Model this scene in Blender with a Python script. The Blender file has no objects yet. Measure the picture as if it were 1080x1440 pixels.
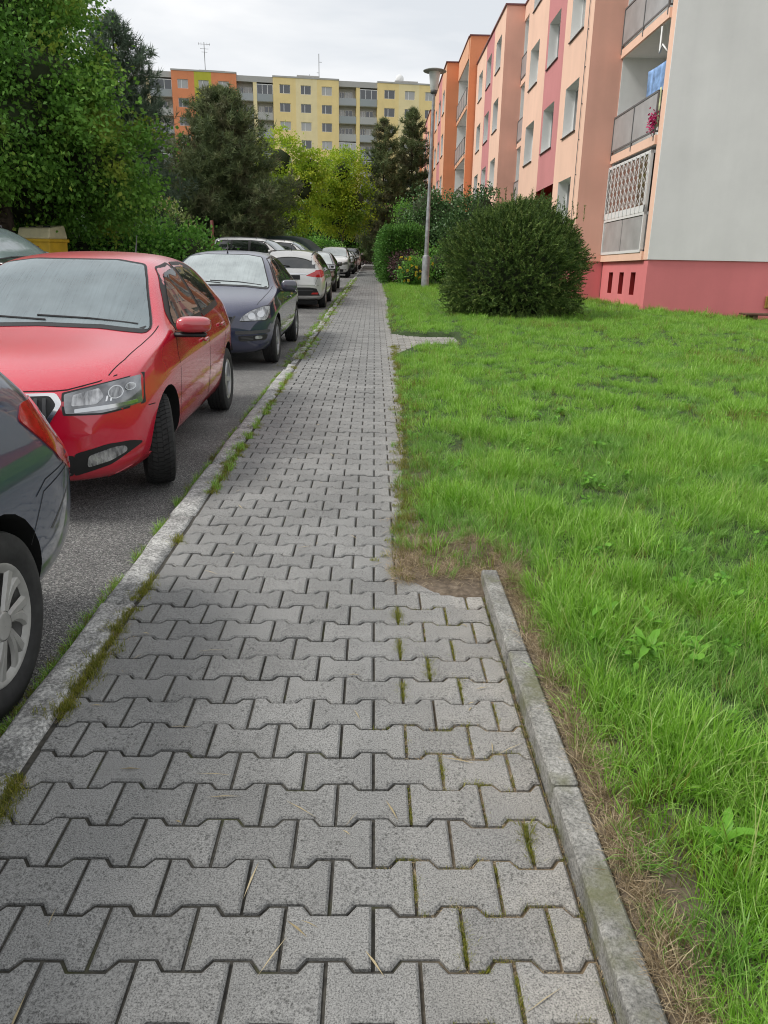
import bpy, bmesh, math, random
import numpy as np
from mathutils import Vector, Matrix
from mathutils.bvhtree import BVHTree

random.seed(7)
rng = np.random.default_rng(7)
SC = bpy.context.scene
COL = SC.collection
R = math.radians

# ------------------------------------------------------------------ camera
CAM_H = 1.425
cam_d = bpy.data.cameras.new('camera')
cam_d.sensor_fit = 'HORIZONTAL'
cam_d.sensor_width = 36.0
cam_d.lens = 35.0
cam_d.clip_start = 0.05
cam_d.clip_end = 3000
cam = bpy.data.objects.new('camera', cam_d)
COL.objects.link(cam)
_p, _r, _y = R(19.27), R(1.10), R(1.05)
_f = Vector((math.sin(_y) * math.cos(_p), math.cos(_y) * math.cos(_p), -math.sin(_p)))
_rt = Vector((math.cos(_y), -math.sin(_y), 0))
_up = _rt.cross(_f)
_rt2 = _rt * math.cos(_r) + _up * math.sin(_r)
_up2 = _up * math.cos(_r) - _rt * math.sin(_r)
M = Matrix((_rt2, _up2, -_f)).transposed().to_4x4()
M.translation = (0, 0, CAM_H)
cam.matrix_world = M
SC.camera = cam

# ------------------------------------------------------------------ sky and sun (bright overcast)
world = bpy.data.worlds.new('World')
SC.world = world
world.use_nodes = True
nt = world.node_tree
for n in list(nt.nodes):
    nt.nodes.remove(n)
def wn(t, **kw):
    n = nt.nodes.new(t)
    for k, v in kw.items():
        setattr(n, k, v)
    return n
SUN_EL, SUN_AZ = R(50), R(262)      # azimuth clockwise from +Y: over the road, to the left
sky = wn('ShaderNodeTexSky', sky_type='NISHITA', sun_disc=False)
sky.sun_elevation = SUN_EL
sky.sun_rotation = SUN_AZ
tc = wn('ShaderNodeTexCoord')
mp = wn('ShaderNodeMapping')
mp.inputs['Scale'].default_value = (1.0, 1.0, 3.4)
n1 = wn('ShaderNodeTexNoise')
n1.inputs['Scale'].default_value = 2.9
n1.inputs['Detail'].default_value = 5
n1.inputs['Roughness'].default_value = 0.52
n1.inputs['Distortion'].default_value = 0.25
cr = wn('ShaderNodeValToRGB')
cr.color_ramp.elements[0].position = 0.36
cr.color_ramp.elements[0].color = (0.76, 0.79, 0.825, 1)
cr.color_ramp.elements[1].position = 0.60
cr.color_ramp.elements[1].color = (1.0, 1.0, 1.0, 1)
sc_ = wn('ShaderNodeVectorMath', operation='SCALE')
sc_.inputs['Scale'].default_value = 6.8
mx = wn('ShaderNodeMix', data_type='RGBA')
mx.inputs['Factor'].default_value = 0.93
bg = wn('ShaderNodeBackground')
bg.inputs['Strength'].default_value = 0.1
wo = wn('ShaderNodeOutputWorld')
L = nt.links.new
L(tc.outputs['Generated'], mp.inputs['Vector'])
L(mp.outputs[0], n1.inputs['Vector'])
L(n1.outputs['Fac'], cr.inputs['Fac'])
L(cr.outputs['Color'], sc_.inputs[0])
L(sky.outputs[0], mx.inputs['A'])
L(sc_.outputs[0], mx.inputs['B'])
L(mx.outputs['Result'], bg.inputs['Color'])
L(bg.outputs[0], wo.inputs['Surface'])

sun_d = bpy.data.lights.new('sun', 'SUN')
sun_d.energy = 1.8
sun_d.angle = R(16)
sun_d.color = (1.0, 0.96, 0.9)
sun = bpy.data.objects.new('sun', sun_d)
COL.objects.link(sun)
_sd = Vector((math.sin(SUN_AZ) * math.cos(SUN_EL), math.cos(SUN_AZ) * math.cos(SUN_EL), math.sin(SUN_EL)))
sun.rotation_euler = (-_sd).to_track_quat('-Z', 'Y').to_euler()
sun.location = _sd * 60

SC.view_settings.view_transform = 'Standard'
SC.view_settings.look = 'None'
SC.view_settings.exposure = 0.62
SC.view_settings.gamma = 1.0
SC.view_settings.use_curve_mapping = False
SC.cycles.max_bounces = 6
SC.cycles.diffuse_bounces = 3
SC.cycles.glossy_bounces = 3
SC.cycles.transmission_bounces = 3
SC.cycles.transparent_max_bounces = 4
SC.cycles.use_denoising = True
SC.cycles.filter_width = 1.05

# ------------------------------------------------------------------ helpers
def obj(name, me, parent=None, loc=None):
    o = bpy.data.objects.new(name, me)
    COL.objects.link(o)
    if parent is not None:
        o.parent = parent
    if loc is not None:
        o.location = loc
    return o

def tag(o, label=None, cat=None, group=None, kind=None):
    if label: o['label'] = label
    if cat: o['category'] = cat
    if group: o['group'] = group
    if kind: o['kind'] = kind
    return o

def thing(name, label, cat, loc=(0, 0, 0), rz=0.0, group=None):
    o = obj(name, None, None, loc)
    o.rotation_euler = (0, 0, rz)
    return tag(o, label, cat, group)

def copy_tree(o, parent=None):
    c = o.copy()
    COL.objects.link(c)
    c.parent = parent
    for ch in list(o.children):
        copy_tree(ch, c)
    return c

def np_mesh(name, V, F, mats=None, smooth=False, tint=None):
    V = np.asarray(V, dtype=np.float32).reshape(-1, 3)
    F = np.asarray(F, dtype=np.int32)
    k = F.shape[1]
    me = bpy.data.meshes.new(name)
    me.vertices.add(len(V))
    me.vertices.foreach_set('co', V.ravel())
    me.loops.add(F.size)
    me.loops.foreach_set('vertex_index', F.ravel())
    me.polygons.add(len(F))
    me.polygons.foreach_set('loop_start', np.arange(0, F.size, k, dtype=np.int32))
    if smooth:
        me.polygons.foreach_set('use_smooth', np.ones(len(F), dtype=bool))
    me.update(calc_edges=True)
    me.validate()
    if tint is not None:
        a = me.attributes.new('tint', 'FLOAT', 'POINT')
        a.data.foreach_set('value', np.asarray(tint, dtype=np.float32))
    for m in (mats or []):
        me.materials.append(m)
    return me

class MB:
    """collects simple shapes into one mesh"""
    def __init__(s):
        s.v, s.f, s.m = [], [], []
    def add(s, vs, fs, mi=0):
        b = len(s.v)
        s.v += [tuple(x) for x in vs]
        s.f += [tuple(b + i for i in f) for f in fs]
        s.m += [mi] * len(fs)
        return s
    def box(s, x0, x1, y0, y1, z0, z1, mi=0):
        vs = [(x0, y0, z0), (x1, y0, z0), (x1, y1, z0), (x0, y1, z0), (x0, y0, z1), (x1, y0, z1), (x1, y1, z1), (x0, y1, z1)]
        return s.add(vs, [(3, 2, 1, 0), (4, 5, 6, 7), (0, 1, 5, 4), (1, 2, 6, 5), (2, 3, 7, 6), (3, 0, 4, 7)], mi)
    def quad(s, a, b, c, d, mi=0):
        return s.add([a, b, c, d], [(0, 1, 2, 3)], mi)
    def tube(s, pts, rad, n=8, mi=0, caps=True):
        pts = [Vector(p) for p in pts]
        if not hasattr(rad, '__len__'):
            rad = [rad] * len(pts)
        vs, fs = [], []
        prev = None
        for i, p in enumerate(pts):
            d = (pts[min(i + 1, len(pts) - 1)] - pts[max(i - 1, 0)]).normalized()
            if prev is None:
                a = d.orthogonal().normalized()
            else:
                a = (prev - d * prev.dot(d)).normalized()
            prev = a
            b = d.cross(a)
            for k in range(n):
                t = 2 * math.pi * k / n
                vs.append(p + (a * math.cos(t) + b * math.sin(t)) * rad[i])
        for i in range(len(pts) - 1):
            for k in range(n):
                k2 = (k + 1) % n
                fs.append((i * n + k, i * n + k2, (i + 1) * n + k2, (i + 1) * n + k))
        if caps:
            fs.append(tuple(range(n - 1, -1, -1)))
            fs.append(tuple((len(pts) - 1) * n + k for k in range(n)))
        return s.add(vs, fs, mi)
    def lathe(s, prof, n=24, axis='z', mi=0, c=(0, 0, 0)):
        """prof: (radius, height) list"""
        vs, fs = [], []
        for r_, h_ in prof:
            for k in range(n):
                t = 2 * math.pi * k / n
                a, b = r_ * math.cos(t), r_ * math.sin(t)
                if axis == 'z': vs.append((c[0] + a, c[1] + b, c[2] + h_))
                elif axis == 'y': vs.append((c[0] + a, c[1] + h_, c[2] + b))
                else: vs.append((c[0] + h_, c[1] + a, c[2] + b))
        for i in range(len(prof) - 1):
            for k in range(n):
                k2 = (k + 1) % n
                fs.append((i * n + k, i * n + k2, (i + 1) * n + k2, (i + 1) * n + k))
        return s.add(vs, fs, mi)
    def build(s, name, mats, parent=None, smooth=False, loc=None, bevel=0, angle=None):
        me = bpy.data.meshes.new(name)
        me.from_pydata(s.v, [], s.f)
        if not isinstance(mats, (list, tuple)):
            mats = [mats]
        for m in mats:
            me.materials.append(m)
        me.polygons.foreach_set('material_index', s.m)
        bm = bmesh.new(); bm.from_mesh(me)
        bmesh.ops.remove_doubles(bm, verts=bm.verts, dist=1e-5)
        bmesh.ops.recalc_face_normals(bm, faces=bm.faces)
        if bevel:
            bmesh.ops.bevel(bm, geom=[e for e in bm.edges if len(e.link_faces) == 2 and e.calc_face_angle() > 0.5], offset=bevel, segments=1, affect='EDGES')
        if smooth:
            for f in bm.faces: f.smooth = True
            if angle:
                for e in bm.edges:
                    if len(e.link_faces) == 2 and e.calc_face_angle() > angle:
                        e.smooth = False
        bm.to_mesh(me); bm.free()
        return obj(name, me, parent, loc)

# ------------------------------------------------------------------ materials
MATS = {}
def nmat(name):
    m = bpy.data.materials.new(name)
    m.use_nodes = True
    MATS[name] = m
    t = m.node_tree
    return m, t, t.nodes['Principled BSDF']

def N(t, typ, **kw):
    n = t.nodes.new(typ)
    for k, v in kw.items():
        if k in n.inputs: n.inputs[k].default_value = v
        else: setattr(n, k, v)
    return n

def ramp(t, stops, fac=None, interp='LINEAR'):
    n = t.nodes.new('ShaderNodeValToRGB')
    n.color_ramp.interpolation = interp
    e = n.color_ramp.elements
    while len(e) < len(stops): e.new(0.5)
    for i, (p, c) in enumerate(stops):
        e[i].position = p
        e[i].color = (*c, 1) if len(c) == 3 else c
    if fac is not None: t.links.new(fac, n.inputs['Fac'])
    return n

def mixc(t, fac, a, b, blend='MIX'):
    n = t.nodes.new('ShaderNodeMix')
    n.data_type = 'RGBA'; n.blend_type = blend
    for k, v in (('Factor', fac), ('A', a), ('B', b)):
        if hasattr(v, 'links') or hasattr(v, 'is_linked'): t.links.new(v, n.inputs[k])
        elif k == 'Factor': n.inputs[k].default_value = v
        else: n.inputs[k].default_value = (*v, 1) if len(v) == 3 else v
    return n.outputs['Result']

def gvec(t, scale=(1, 1, 1), kind='world'):
    """object/world position as texture vector"""
    if kind == 'world':
        g = N(t, 'ShaderNodeNewGeometry').outputs['Position']
    else:
        g = N(t, 'ShaderNodeTexCoord').outputs['Object']
    m = t.nodes.new('ShaderNodeMapping')
    m.inputs['Scale'].default_value = scale
    t.links.new(g, m.inputs['Vector'])
    return m.outputs[0]

def noise(t, vec, scale, detail=4, rough=0.55):
    n = N(t, 'ShaderNodeTexNoise')
    n.inputs['Scale'].default_value = scale
    n.inputs['Detail'].default_value = detail
    n.inputs['Roughness'].default_value = rough
    t.links.new(vec, n.inputs['Vector'])
    return n.outputs['Fac']

def bump(t, b, h, strength=0.3, dist=0.01):
    n = N(t, 'ShaderNodeBump')
    n.inputs['Strength'].default_value = strength
    n.inputs['Distance'].default_value = dist
    t.links.new(h, n.inputs['Height'])
    t.links.new(n.outputs[0], b.inputs['Normal'])

def simple(name, col, rough=0.5, metal=0.0, var=0.0, vscale=6.0, spec=0.5, coat=0.0, bmp=0.0, bscale=60.0, kind='world'):
    m, t, b = nmat(name)
    b.inputs['Base Color'].default_value = (*col, 1)
    b.inputs['Roughness'].default_value = rough
    b.inputs['Metallic'].default_value = metal
    b.inputs['Specular IOR Level'].default_value = spec
    b.inputs['Coat Weight'].default_value = coat
    b.inputs['Coat Roughness'].default_value = 0.03
    if var:
        v = gvec(t, kind=kind)
        f = noise(t, v, vscale, 5)
        lo = tuple(c * (1 - var) for c in col); hi = tuple(min(1, c * (1 + var)) for c in col)
        r_ = ramp(t, [(0.3, lo), (0.7, hi)], f)
        t.links.new(r_.outputs[0], b.inputs['Base Color'])
    if bmp:
        v = gvec(t, kind=kind)
        bump(t, b, noise(t, v, bscale, 3), bmp, 0.01)
    return m

def leafmat(name, stops, rough=0.55, trans=0.25, patch=None, tint=False):
    """per-leaf colour from random-per-island, a little light passing through"""
    m, t, b = nmat(name)
    g = N(t, 'ShaderNodeNewGeometry')
    src = g.outputs['Random Per Island']
    if tint:
        at_ = N(t, 'ShaderNodeAttribute'); at_.attribute_name = 'tint'; src = at_.outputs['Fac']
    r_ = ramp(t, stops, src)
    col = r_.outputs[0]
    if patch:
        v = gvec(t)
        f = noise(t, v, patch[0], 2)
        f2 = ramp(t, [(patch[1], (0, 0, 0)), (patch[2], (1, 1, 1))], f).outputs[0]
        col = mixc(t, f2, col, patch[3])
    t.links.new(col, b.inputs['Base Color'])
    b.inputs['Roughness'].default_value = rough
    b.inputs['Specular IOR Level'].default_value = 0.3
    tr = N(t, 'ShaderNodeBsdfTranslucent')
    t.links.new(col, tr.inputs['Color'])
    ms = N(t, 'ShaderNodeMixShader')
    ms.inputs[0].default_value = trans
    out = t.nodes['Material Output']
    t.links.new(b.outputs[0], ms.inputs[1]); t.links.new(tr.outputs[0], ms.inputs[2])
    t.links.new(ms.outputs[0], out.inputs['Surface'])
    return m

def vnoise(x, y, s=1.0, seed=0.0):
    """cheap smooth noise in about -1..1"""
    x = np.asarray(x) / s + seed * 1.7; y = np.asarray(y) / s + seed * 2.3
    return (np.sin(x * 1.9 + 1.3 * np.sin(y * 1.3 + seed)) + np.sin(y * 2.3 + 1.7 * np.sin(x * 1.1 + 2 + seed)) + 0.6 * np.sin(x * 4.1 + y * 3.7 + seed)) / 2.6
def glassm(name, col, rough=0.04, spec=1.0, film=0.0):
    m, t, b = nmat(name)
    b.inputs['Base Color'].default_value = (*col, 1)
    b.inputs['Roughness'].default_value = rough
    b.inputs['Specular IOR Level'].default_value = spec
    b.inputs['Coat Weight'].default_value = .6
    b.inputs['Coat Roughness'].default_value = .02
    if film:                                         # dried rain runs and dew on the pane
        v = gvec(t, (3, 60, 3), 'object')
        f = noise(t, v, 1.0, 4, .7)
        c = ramp(t, [(0.30, tuple(x * .78 for x in col)), (0.42, col), (0.65, tuple(x * (1 + film) for x in col))], f).outputs[0]
        v2 = gvec(t, (1, 1, 1), 'object')
        c = mixc(t, 1.0, c, ramp(t, [(.3, (.8, .8, .8)), (.7, (1.15, 1.15, 1.15))], noise(t, v2, 2.4, 3)).outputs[0], 'MULTIPLY')
        t.links.new(c, b.inputs['Base Color'])
    return m
def clear_glass(name, dew, dewc=(.52, .58, .60), tint=(.72, .78, .77), streak=True):
    """see-through pane: Fresnel reflection over a tinted clear layer, part-covered by pale dew"""
    m, t, b = nmat(name)
    tr = N(t, 'ShaderNodeBsdfTransparent'); tr.inputs['Color'].default_value = (*tint, 1)
    gl = N(t, 'ShaderNodeBsdfGlossy'); gl.inputs['Roughness'].default_value = .02
    fr = N(t, 'ShaderNodeFresnel'); fr.inputs['IOR'].default_value = 1.75
    m1 = N(t, 'ShaderNodeMixShader'); t.links.new(fr.outputs[0], m1.inputs[0]); t.links.new(tr.outputs[0], m1.inputs[1]); t.links.new(gl.outputs[0], m1.inputs[2])
    df = N(t, 'ShaderNodeBsdfDiffuse'); df.inputs['Color'].default_value = (*dewc, 1)
    m2 = N(t, 'ShaderNodeMixShader')
    if streak:
        v = gvec(t, (3, 60, 3), 'object')
        f = ramp(t, [(.28, (dew * .82,) * 3), (.42, (dew,) * 3), (.7, (min(1, dew * 1.12),) * 3)], noise(t, v, 1.0, 4, .7)).outputs[0]
        f2 = noise(t, gvec(t, (1, 1, 1), 'object'), 3.0, 4)
        f = mixc(t, 1.0, f, ramp(t, [(.3, (.8, .8, .8)), (.7, (1.15, 1.15, 1.15))], f2).outputs[0], 'MULTIPLY')
        t.links.new(f, m2.inputs[0])
    else: m2.inputs[0].default_value = dew
    t.links.new(m1.outputs[0], m2.inputs[1]); t.links.new(df.outputs[0], m2.inputs[2])
    t.links.new(m2.outputs[0], t.nodes['Material Output'].inputs['Surface'])
    return m
SIDEG = glassm('side_window_glass', (0.012, 0.014, 0.014), .02, 1.0)
BLACKP = simple('black_plastic', (0.012, 0.012, 0.013), .5, var=.2)
# ------------------------------------------------------------------ ground materials
def mat_paver():
    m, t, b = nmat('paver_concrete')
    v = gvec(t)
    oi = N(t, 'ShaderNodeObjectInfo').outputs['Random']
    ri = N(t, 'ShaderNodeNewGeometry').outputs['Random Per Island']
    ad = N(t, 'ShaderNodeMath', operation='ADD'); t.links.new(oi, ad.inputs[0]); t.links.new(ri, ad.inputs[1])
    fr = N(t, 'ShaderNodeMath', operation='FRACT'); t.links.new(ad.outputs[0], fr.inputs[0])
    base = ramp(t, [(0.0, (0.214, 0.214, 0.211)), (0.5, (0.236, 0.236, 0.232)), (1.0, (0.262, 0.261, 0.256))], fr.outputs[0]).outputs[0]
    fine = noise(t, v, 260, 3, 0.7)
    spk = ramp(t, [(0.34, (0.34, 0.34, 0.34)), (0.5, (1, 1, 1)), (0.70, (1.45, 1.45, 1.43))], fine).outputs[0]
    c = mixc(t, 1.0, base, spk, 'MULTIPLY')
    # darker lichen spots
    vo = N(t, 'ShaderNodeTexVoronoi', feature='F1'); vo.inputs['Scale'].default_value = 62; vo.inputs['Randomness'].default_value = 1.0
    t.links.new(v, vo.inputs['Vector'])
    sp = ramp(t, [(0.14, (0.38, 0.38, 0.37)), (0.36, (1, 1, 1))], vo.outputs['Distance']).outputs[0]
    big = noise(t, v, 9, 4)
    bm_ = ramp(t, [(0.42, (0, 0, 0)), (0.62, (0.8, 0.8, 0.8))], big).outputs[0]
    c = mixc(t, bm_, c, mixc(t, 1.0, c, sp, 'MULTIPLY'))
    # slow grime
    gr = ramp(t, [(0.3, (0.84, 0.84, 0.83)), (0.7, (1.12, 1.12, 1.11))], noise(t, v, 1.9, 6, .62)).outputs[0]
    c = mixc(t, 1.0, c, gr, 'MULTIPLY')
    # pale sandy dust where the edging holds soil (right, near)
    sx = N(t, 'ShaderNodeSeparateXYZ'); t.links.new(v, sx.inputs[0])
    rx = N(t, 'ShaderNodeMapRange'); rx.inputs[1].default_value = 0.02; rx.inputs[2].default_value = 0.55
    t.links.new(sx.outputs[0], rx.inputs[0])
    mu = N(t, 'ShaderNodeMath', operation='MULTIPLY'); t.links.new(rx.outputs[0], mu.inputs[0])
    dn = ramp(t, [(0.3, (0.3, 0.3, 0.3)), (0.6, (0.85, 0.85, 0.85))], noise(t, v, 5, 4)).outputs[0]
    t.links.new(dn, mu.inputs[1])
    c = mixc(t, mu.outputs[0], c, mixc(t, 1.0, c, (1.5, 1.42, 1.32), 'MULTIPLY'))
    t.links.new(c, b.inputs['Base Color'])
    b.inputs['Roughness'].default_value = 0.9
    b.inputs['Specular IOR Level'].default_value = 0.25
    hh = N(t, 'ShaderNodeMath', operation='ADD'); t.links.new(fine, hh.inputs[0]); t.links.new(noise(t, v, 90, 3), hh.inputs[1])
    bump(t, b, hh.outputs[0], 0.55, 0.004)
    return m

def mat_asphalt():
    m, t, b = nmat('asphalt')
    v = gvec(t)
    vo = N(t, 'ShaderNodeTexVoronoi'); vo.inputs['Scale'].default_value = 170
    t.links.new(v, vo.inputs['Vector'])
    sepc = N(t, 'ShaderNodeSeparateColor'); t.links.new(vo.outputs['Color'], sepc.inputs[0])
    c = ramp(t, [(0.0, (0.05, 0.05, 0.05)), (0.5, (0.14, 0.14, 0.137)), (0.82, (0.24, 0.237, 0.23)), (1.0, (0.42, 0.415, 0.40))], sepc.outputs[0]).outputs[0]
    gr = ramp(t, [(0.3, (0.7, 0.7, 0.7)), (0.7, (1.25, 1.24, 1.22))], noise(t, v, 1.3, 5)).outputs[0]
    c = mixc(t, 1.0, c, gr, 'MULTIPLY')
    t.links.new(c, b.inputs['Base Color'])
    b.inputs['Roughness'].default_value = 0.85
    bump(t, b, vo.outputs['Distance'], 0.8, 0.008)
    return m

def mat_granite():
    m, t, b = nmat('kerb_granite')
    v = gvec(t)
    f = noise(t, v, 85, 4, 0.7)
    c = ramp(t, [(0.3, (0.14, 0.14, 0.137)), (0.5, (0.38, 0.38, 0.37)), (0.7, (0.66, 0.65, 0.63))], f).outputs[0]
    st = ramp(t, [(0.36, (0.62, 0.62, 0.62)), (0.58, (1.1, 1.1, 1.09))], noise(t, v, 5.5, 6, 0.65)).outputs[0]
    c = mixc(t, 1.0, c, st, 'MULTIPLY')
    # dark weather cracks
    w = noise(t, v, 16, 6, 0.7)
    ck = ramp(t, [(0.44, (1, 1, 1)), (0.485, (0.35, 0.35, 0.34)), (0.53, (1, 1, 1))], w).outputs[0]
    c = mixc(t, 0.75, c, mixc(t, 1.0, c, ck, 'MULTIPLY'))
    t.links.new(c, b.inputs['Base Color'])
    b.inputs['Roughness'].default_value = 0.88
    bump(t, b, f, 0.6, 0.008)
    return m

def mat_bed():
    m, t, b = nmat('joint_sand')
    v = gvec(t)
    sx = N(t, 'ShaderNodeSeparateXYZ'); t.links.new(v, sx.inputs[0])
    rx = N(t, 'ShaderNodeMapRange'); rx.inputs[1].default_value = 0.05; rx.inputs[2].default_value = 0.4
    t.links.new(sx.outputs[0], rx.inputs[0])
    f = noise(t, v, 55, 4)
    dark = ramp(t, [(0.35, (0.03, 0.028, 0.024)), (0.7, (0.075, 0.07, 0.058))], f).outputs[0]
    sand = ramp(t, [(0.3, (0.09, 0.066, 0.04)), (0.7, (0.25, 0.19, 0.12))], f).outputs[0]
    c = mixc(t, rx.outputs[0], dark, sand)
    mo = ramp(t, [(0.58, (0, 0, 0)), (0.7, (0.8, 0.8, 0.8))], noise(t, v, 7, 4)).outputs[0]
    c = mixc(t, mo, c, (0.055, 0.06, 0.018))
    t.links.new(c, b.inputs['Base Color'])
    b.inputs['Roughness'].default_value = 1.0
    return m

def mat_soil():
    m, t, b = nmat('lawn_soil')
    v = gvec(t)
    f = noise(t, v, 30, 6, 0.7)
    soil = ramp(t, [(0.3, (0.08, 0.06, 0.042)), (0.55, (0.18, 0.14, 0.10)), (0.75, (0.32, 0.26, 0.19))], f).outputs[0]
    grn = ramp(t, [(0.3, (0.02, 0.038, 0.01)), (0.7, (0.05, 0.085, 0.022))], f).outputs[0]
    sx = N(t, 'ShaderNodeSeparateXYZ'); t.links.new(v, sx.inputs[0])
    rx = N(t, 'ShaderNodeMapRange'); rx.inputs[1].default_value = 0.72; rx.inputs[2].default_value = 0.95
    t.links.new(sx.outputs[0], rx.inputs[0])
    ry = N(t, 'ShaderNodeMapRange'); ry.inputs[1].default_value = 3.7; ry.inputs[2].default_value = 5.5
    t.links.new(sx.outputs[1], ry.inputs[0])
    mxn = N(t, 'ShaderNodeMath', operation='MAXIMUM'); t.links.new(rx.outputs[0], mxn.inputs[0]); t.links.new(ry.outputs[0], mxn.inputs[1])
    c = mixc(t, mxn.outputs[0], soil, grn)
    t.links.new(c, b.inputs['Base Color'])
    b.inputs['Roughness'].default_value = 1.0
    bump(t, b, f, 0.8, 0.03)
    return m

PAVER, ASPH, GRAN, BED, SOIL = mat_paver(), mat_asphalt(), mat_granite(), mat_bed(), mat_soil()
def mat_edging():
    m, t, b = nmat('edging_concrete')
    v = gvec(t)
    f = noise(t, v, 130, 4, .75)
    c = ramp(t, [(.32, (.10, .10, .095)), (.5, (.27, .265, .25)), (.7, (.46, .45, .43))], f).outputs[0]
    c = mixc(t, 1.0, c, ramp(t, [(.35, (.6, .6, .58)), (.65, (1.1, 1.1, 1.08))], noise(t, v, 9, 5, .6)).outputs[0], 'MULTIPLY')
    mo = ramp(t, [(.50, (0, 0, 0)), (.66, (.75, .75, .75))], noise(t, v, 6, 5)).outputs[0]
    c = mixc(t, mo, c, (.13, .135, .06))
    t.links.new(c, b.inputs['Base Color'])
    b.inputs['Roughness'].default_value = .92
    bump(t, b, f, .7, .006)
    return m
EDGEC = mat_edging()
GROUNDM = simple('far_ground', (0.05, 0.075, 0.025), 1.0, var=0.5, vscale=0.7)

# ------------------------------------------------------------------ ground sheets
def sheet(name, x0, x1, y0, y1, z, m, nx=1, ny=1, zf=None):
    xs = np.linspace(x0, x1, nx + 1); ys = np.linspace(y0, y1, ny + 1)
    V = [(x, y, z if zf is None else zf(x, y)) for y in ys for x in xs]
    F = [(j * (nx + 1) + i, j * (nx + 1) + i + 1, (j + 1) * (nx + 1) + i + 1, (j + 1) * (nx + 1) + i) for j in range(ny) for i in range(nx)]
    o = obj(name, np_mesh(name, V, F, [m], True))
    return tag(o, kind='structure')

sheet('ground', -900, 900, -300, 1500, -0.30, GROUNDM)
ROAD_Z = -0.08
def roadz(x, y):
    return ROAD_Z + 0.004 * float(vnoise(x, y, 0.9)) - 0.012 * max(0.0, 1 - abs(x + 1.3) / 0.5)
sheet('road', -10.2, -1.05, -4, 112, ROAD_Z, ASPH, 22, 200, roadz)
sheet('verge', -40, -10.3, -4, 140, 0, GROUNDM, 12, 30, lambda x, y: 0.03 + 0.05 * min(8, (-10.3 - x)) + 0.05 * float(vnoise(x, y, 4)))
vk = MB()
for k in range(58):
    vk.box(-10.35, -10.2, -4 + 2 * k, -2.03 + 2 * k, -0.3, 0.05)
tag(vk.build('far_kerb', GRAN, bevel=0.012), kind='structure')

# ------------------------------------------------------------------ block paving
PX0, PY0, ROW = 0.017, 1.245, 0.14
def grass_edge(Y):
    return float(np.interp(Y, [3.0, 3.2, 4.3, 6.0, 7.6, 10.2, 16.8, 24, 30, 35, 110], [0.12, 0.13, 0.19, 0.25, 0.30, 0.32, 0.33, 0.42, 0.42, 0.36, 0.25]))
def pave_max(Y):
    if Y < 2.99: return 0.497
    if 11.1 < Y < 12.0: return min(1.5, 0.40 - .22 * math.log((12.0 - Y) / .9))
    if 12.0 <= Y < 13.5: return 1.5
    if 13.5 <= Y < 13.95: return min(1.5, 0.40 - .22 * math.log((Y - 13.4999) / .45))
    if 2.99 <= Y < 3.28: return .36 if Y < 3.1 else .27
    return grass_edge(Y) + 0.10
PAVE_MIN = -0.985
OUT = [(-.1, -.083), (-.06, -.083), (-.04, -.057), (.04, -.057), (.06, -.083), (.1, -.083), (.1, .083), (.06, .083), (.04, .057), (-.04, .057), (-.06, .083), (-.1, .083)]

def clip_x(poly, x, keep_less):
    out = []
    for i in range(len(poly)):
        a, b = poly[i], poly[(i + 1) % len(poly)]
        ia = (a[0] <= x) == keep_less or a[0] == x
        ib = (b[0] <= x) == keep_less or b[0] == x
        if ia: out.append(a)
        if ia != ib:
            t = (x - a[0]) / (b[0] - a[0])
            out.append((x, a[1] + t * (b[1] - a[1])))
    res = []
    for p in out:
        if not res or (abs(p[0] - res[-1][0]) + abs(p[1] - res[-1][1])) > 1e-6: res.append(p)
    if len(res) > 2 and abs(res[0][0] - res[-1][0]) + abs(res[0][1] - res[-1][1]) < 1e-6: res.pop()
    return res

def inset(poly, d):
    n = len(poly); res = []
    for i in range(n):
        p0, p1, p2 = Vector(poly[i - 1]), Vector(poly[i]), Vector(poly[(i + 1) % n])
        a = (p1 - p0).normalized(); b = (p2 - p1).normalized()
        na, nb = Vector((-a.y, a.x)), Vector((-b.y, b.x))
        k = na + nb
        k = k / max(0.35, k.length_squared / 2) if k.length > 1e-6 else na
        res.append(tuple(p1 + k * d))
    return res

def paver_geo(poly, full=True):
    a = inset(poly, 0.0044); b = inset(poly, 0.0044 + 0.006)
    n = len(poly)
    vs = [(x, y, 0.0) for x, y in b] + [(x, y, -0.0055) for x, y in a]
    fs = [tuple(range(n))] + [(n + i, n + (i + 1) % n, (i + 1) % n, i) for i in range(n)]
    if full:
        vs += [(x, y, -0.03) for x, y in a]
        fs += [(2 * n + i, 2 * n + (i + 1) % n, n + (i + 1) % n, n + i) for i in range(n)]
    return vs, fs

pavement = obj('pavement', None)
tag(pavement, kind='structure')
bed = MB()
bed.quad((-1.02, -1, -0.0115), (0.50, -1, -0.0115), (0.50, 3.1, -0.0115), (-1.02, 3.1, -0.0115))
bed.quad((-1.02, 3.1, -0.0115), (0.9, 3.1, -0.0115), (0.9, 110, -0.0115), (-1.02, 110, -0.0115))
bed.quad((0.9, 11.7, -0.0115), (1.48, 11.95, -0.0115), (1.48, 13.5, -0.0115), (0.9, 13.55, -0.0115))
bed.build('bedding', BED, pavement)

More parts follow.
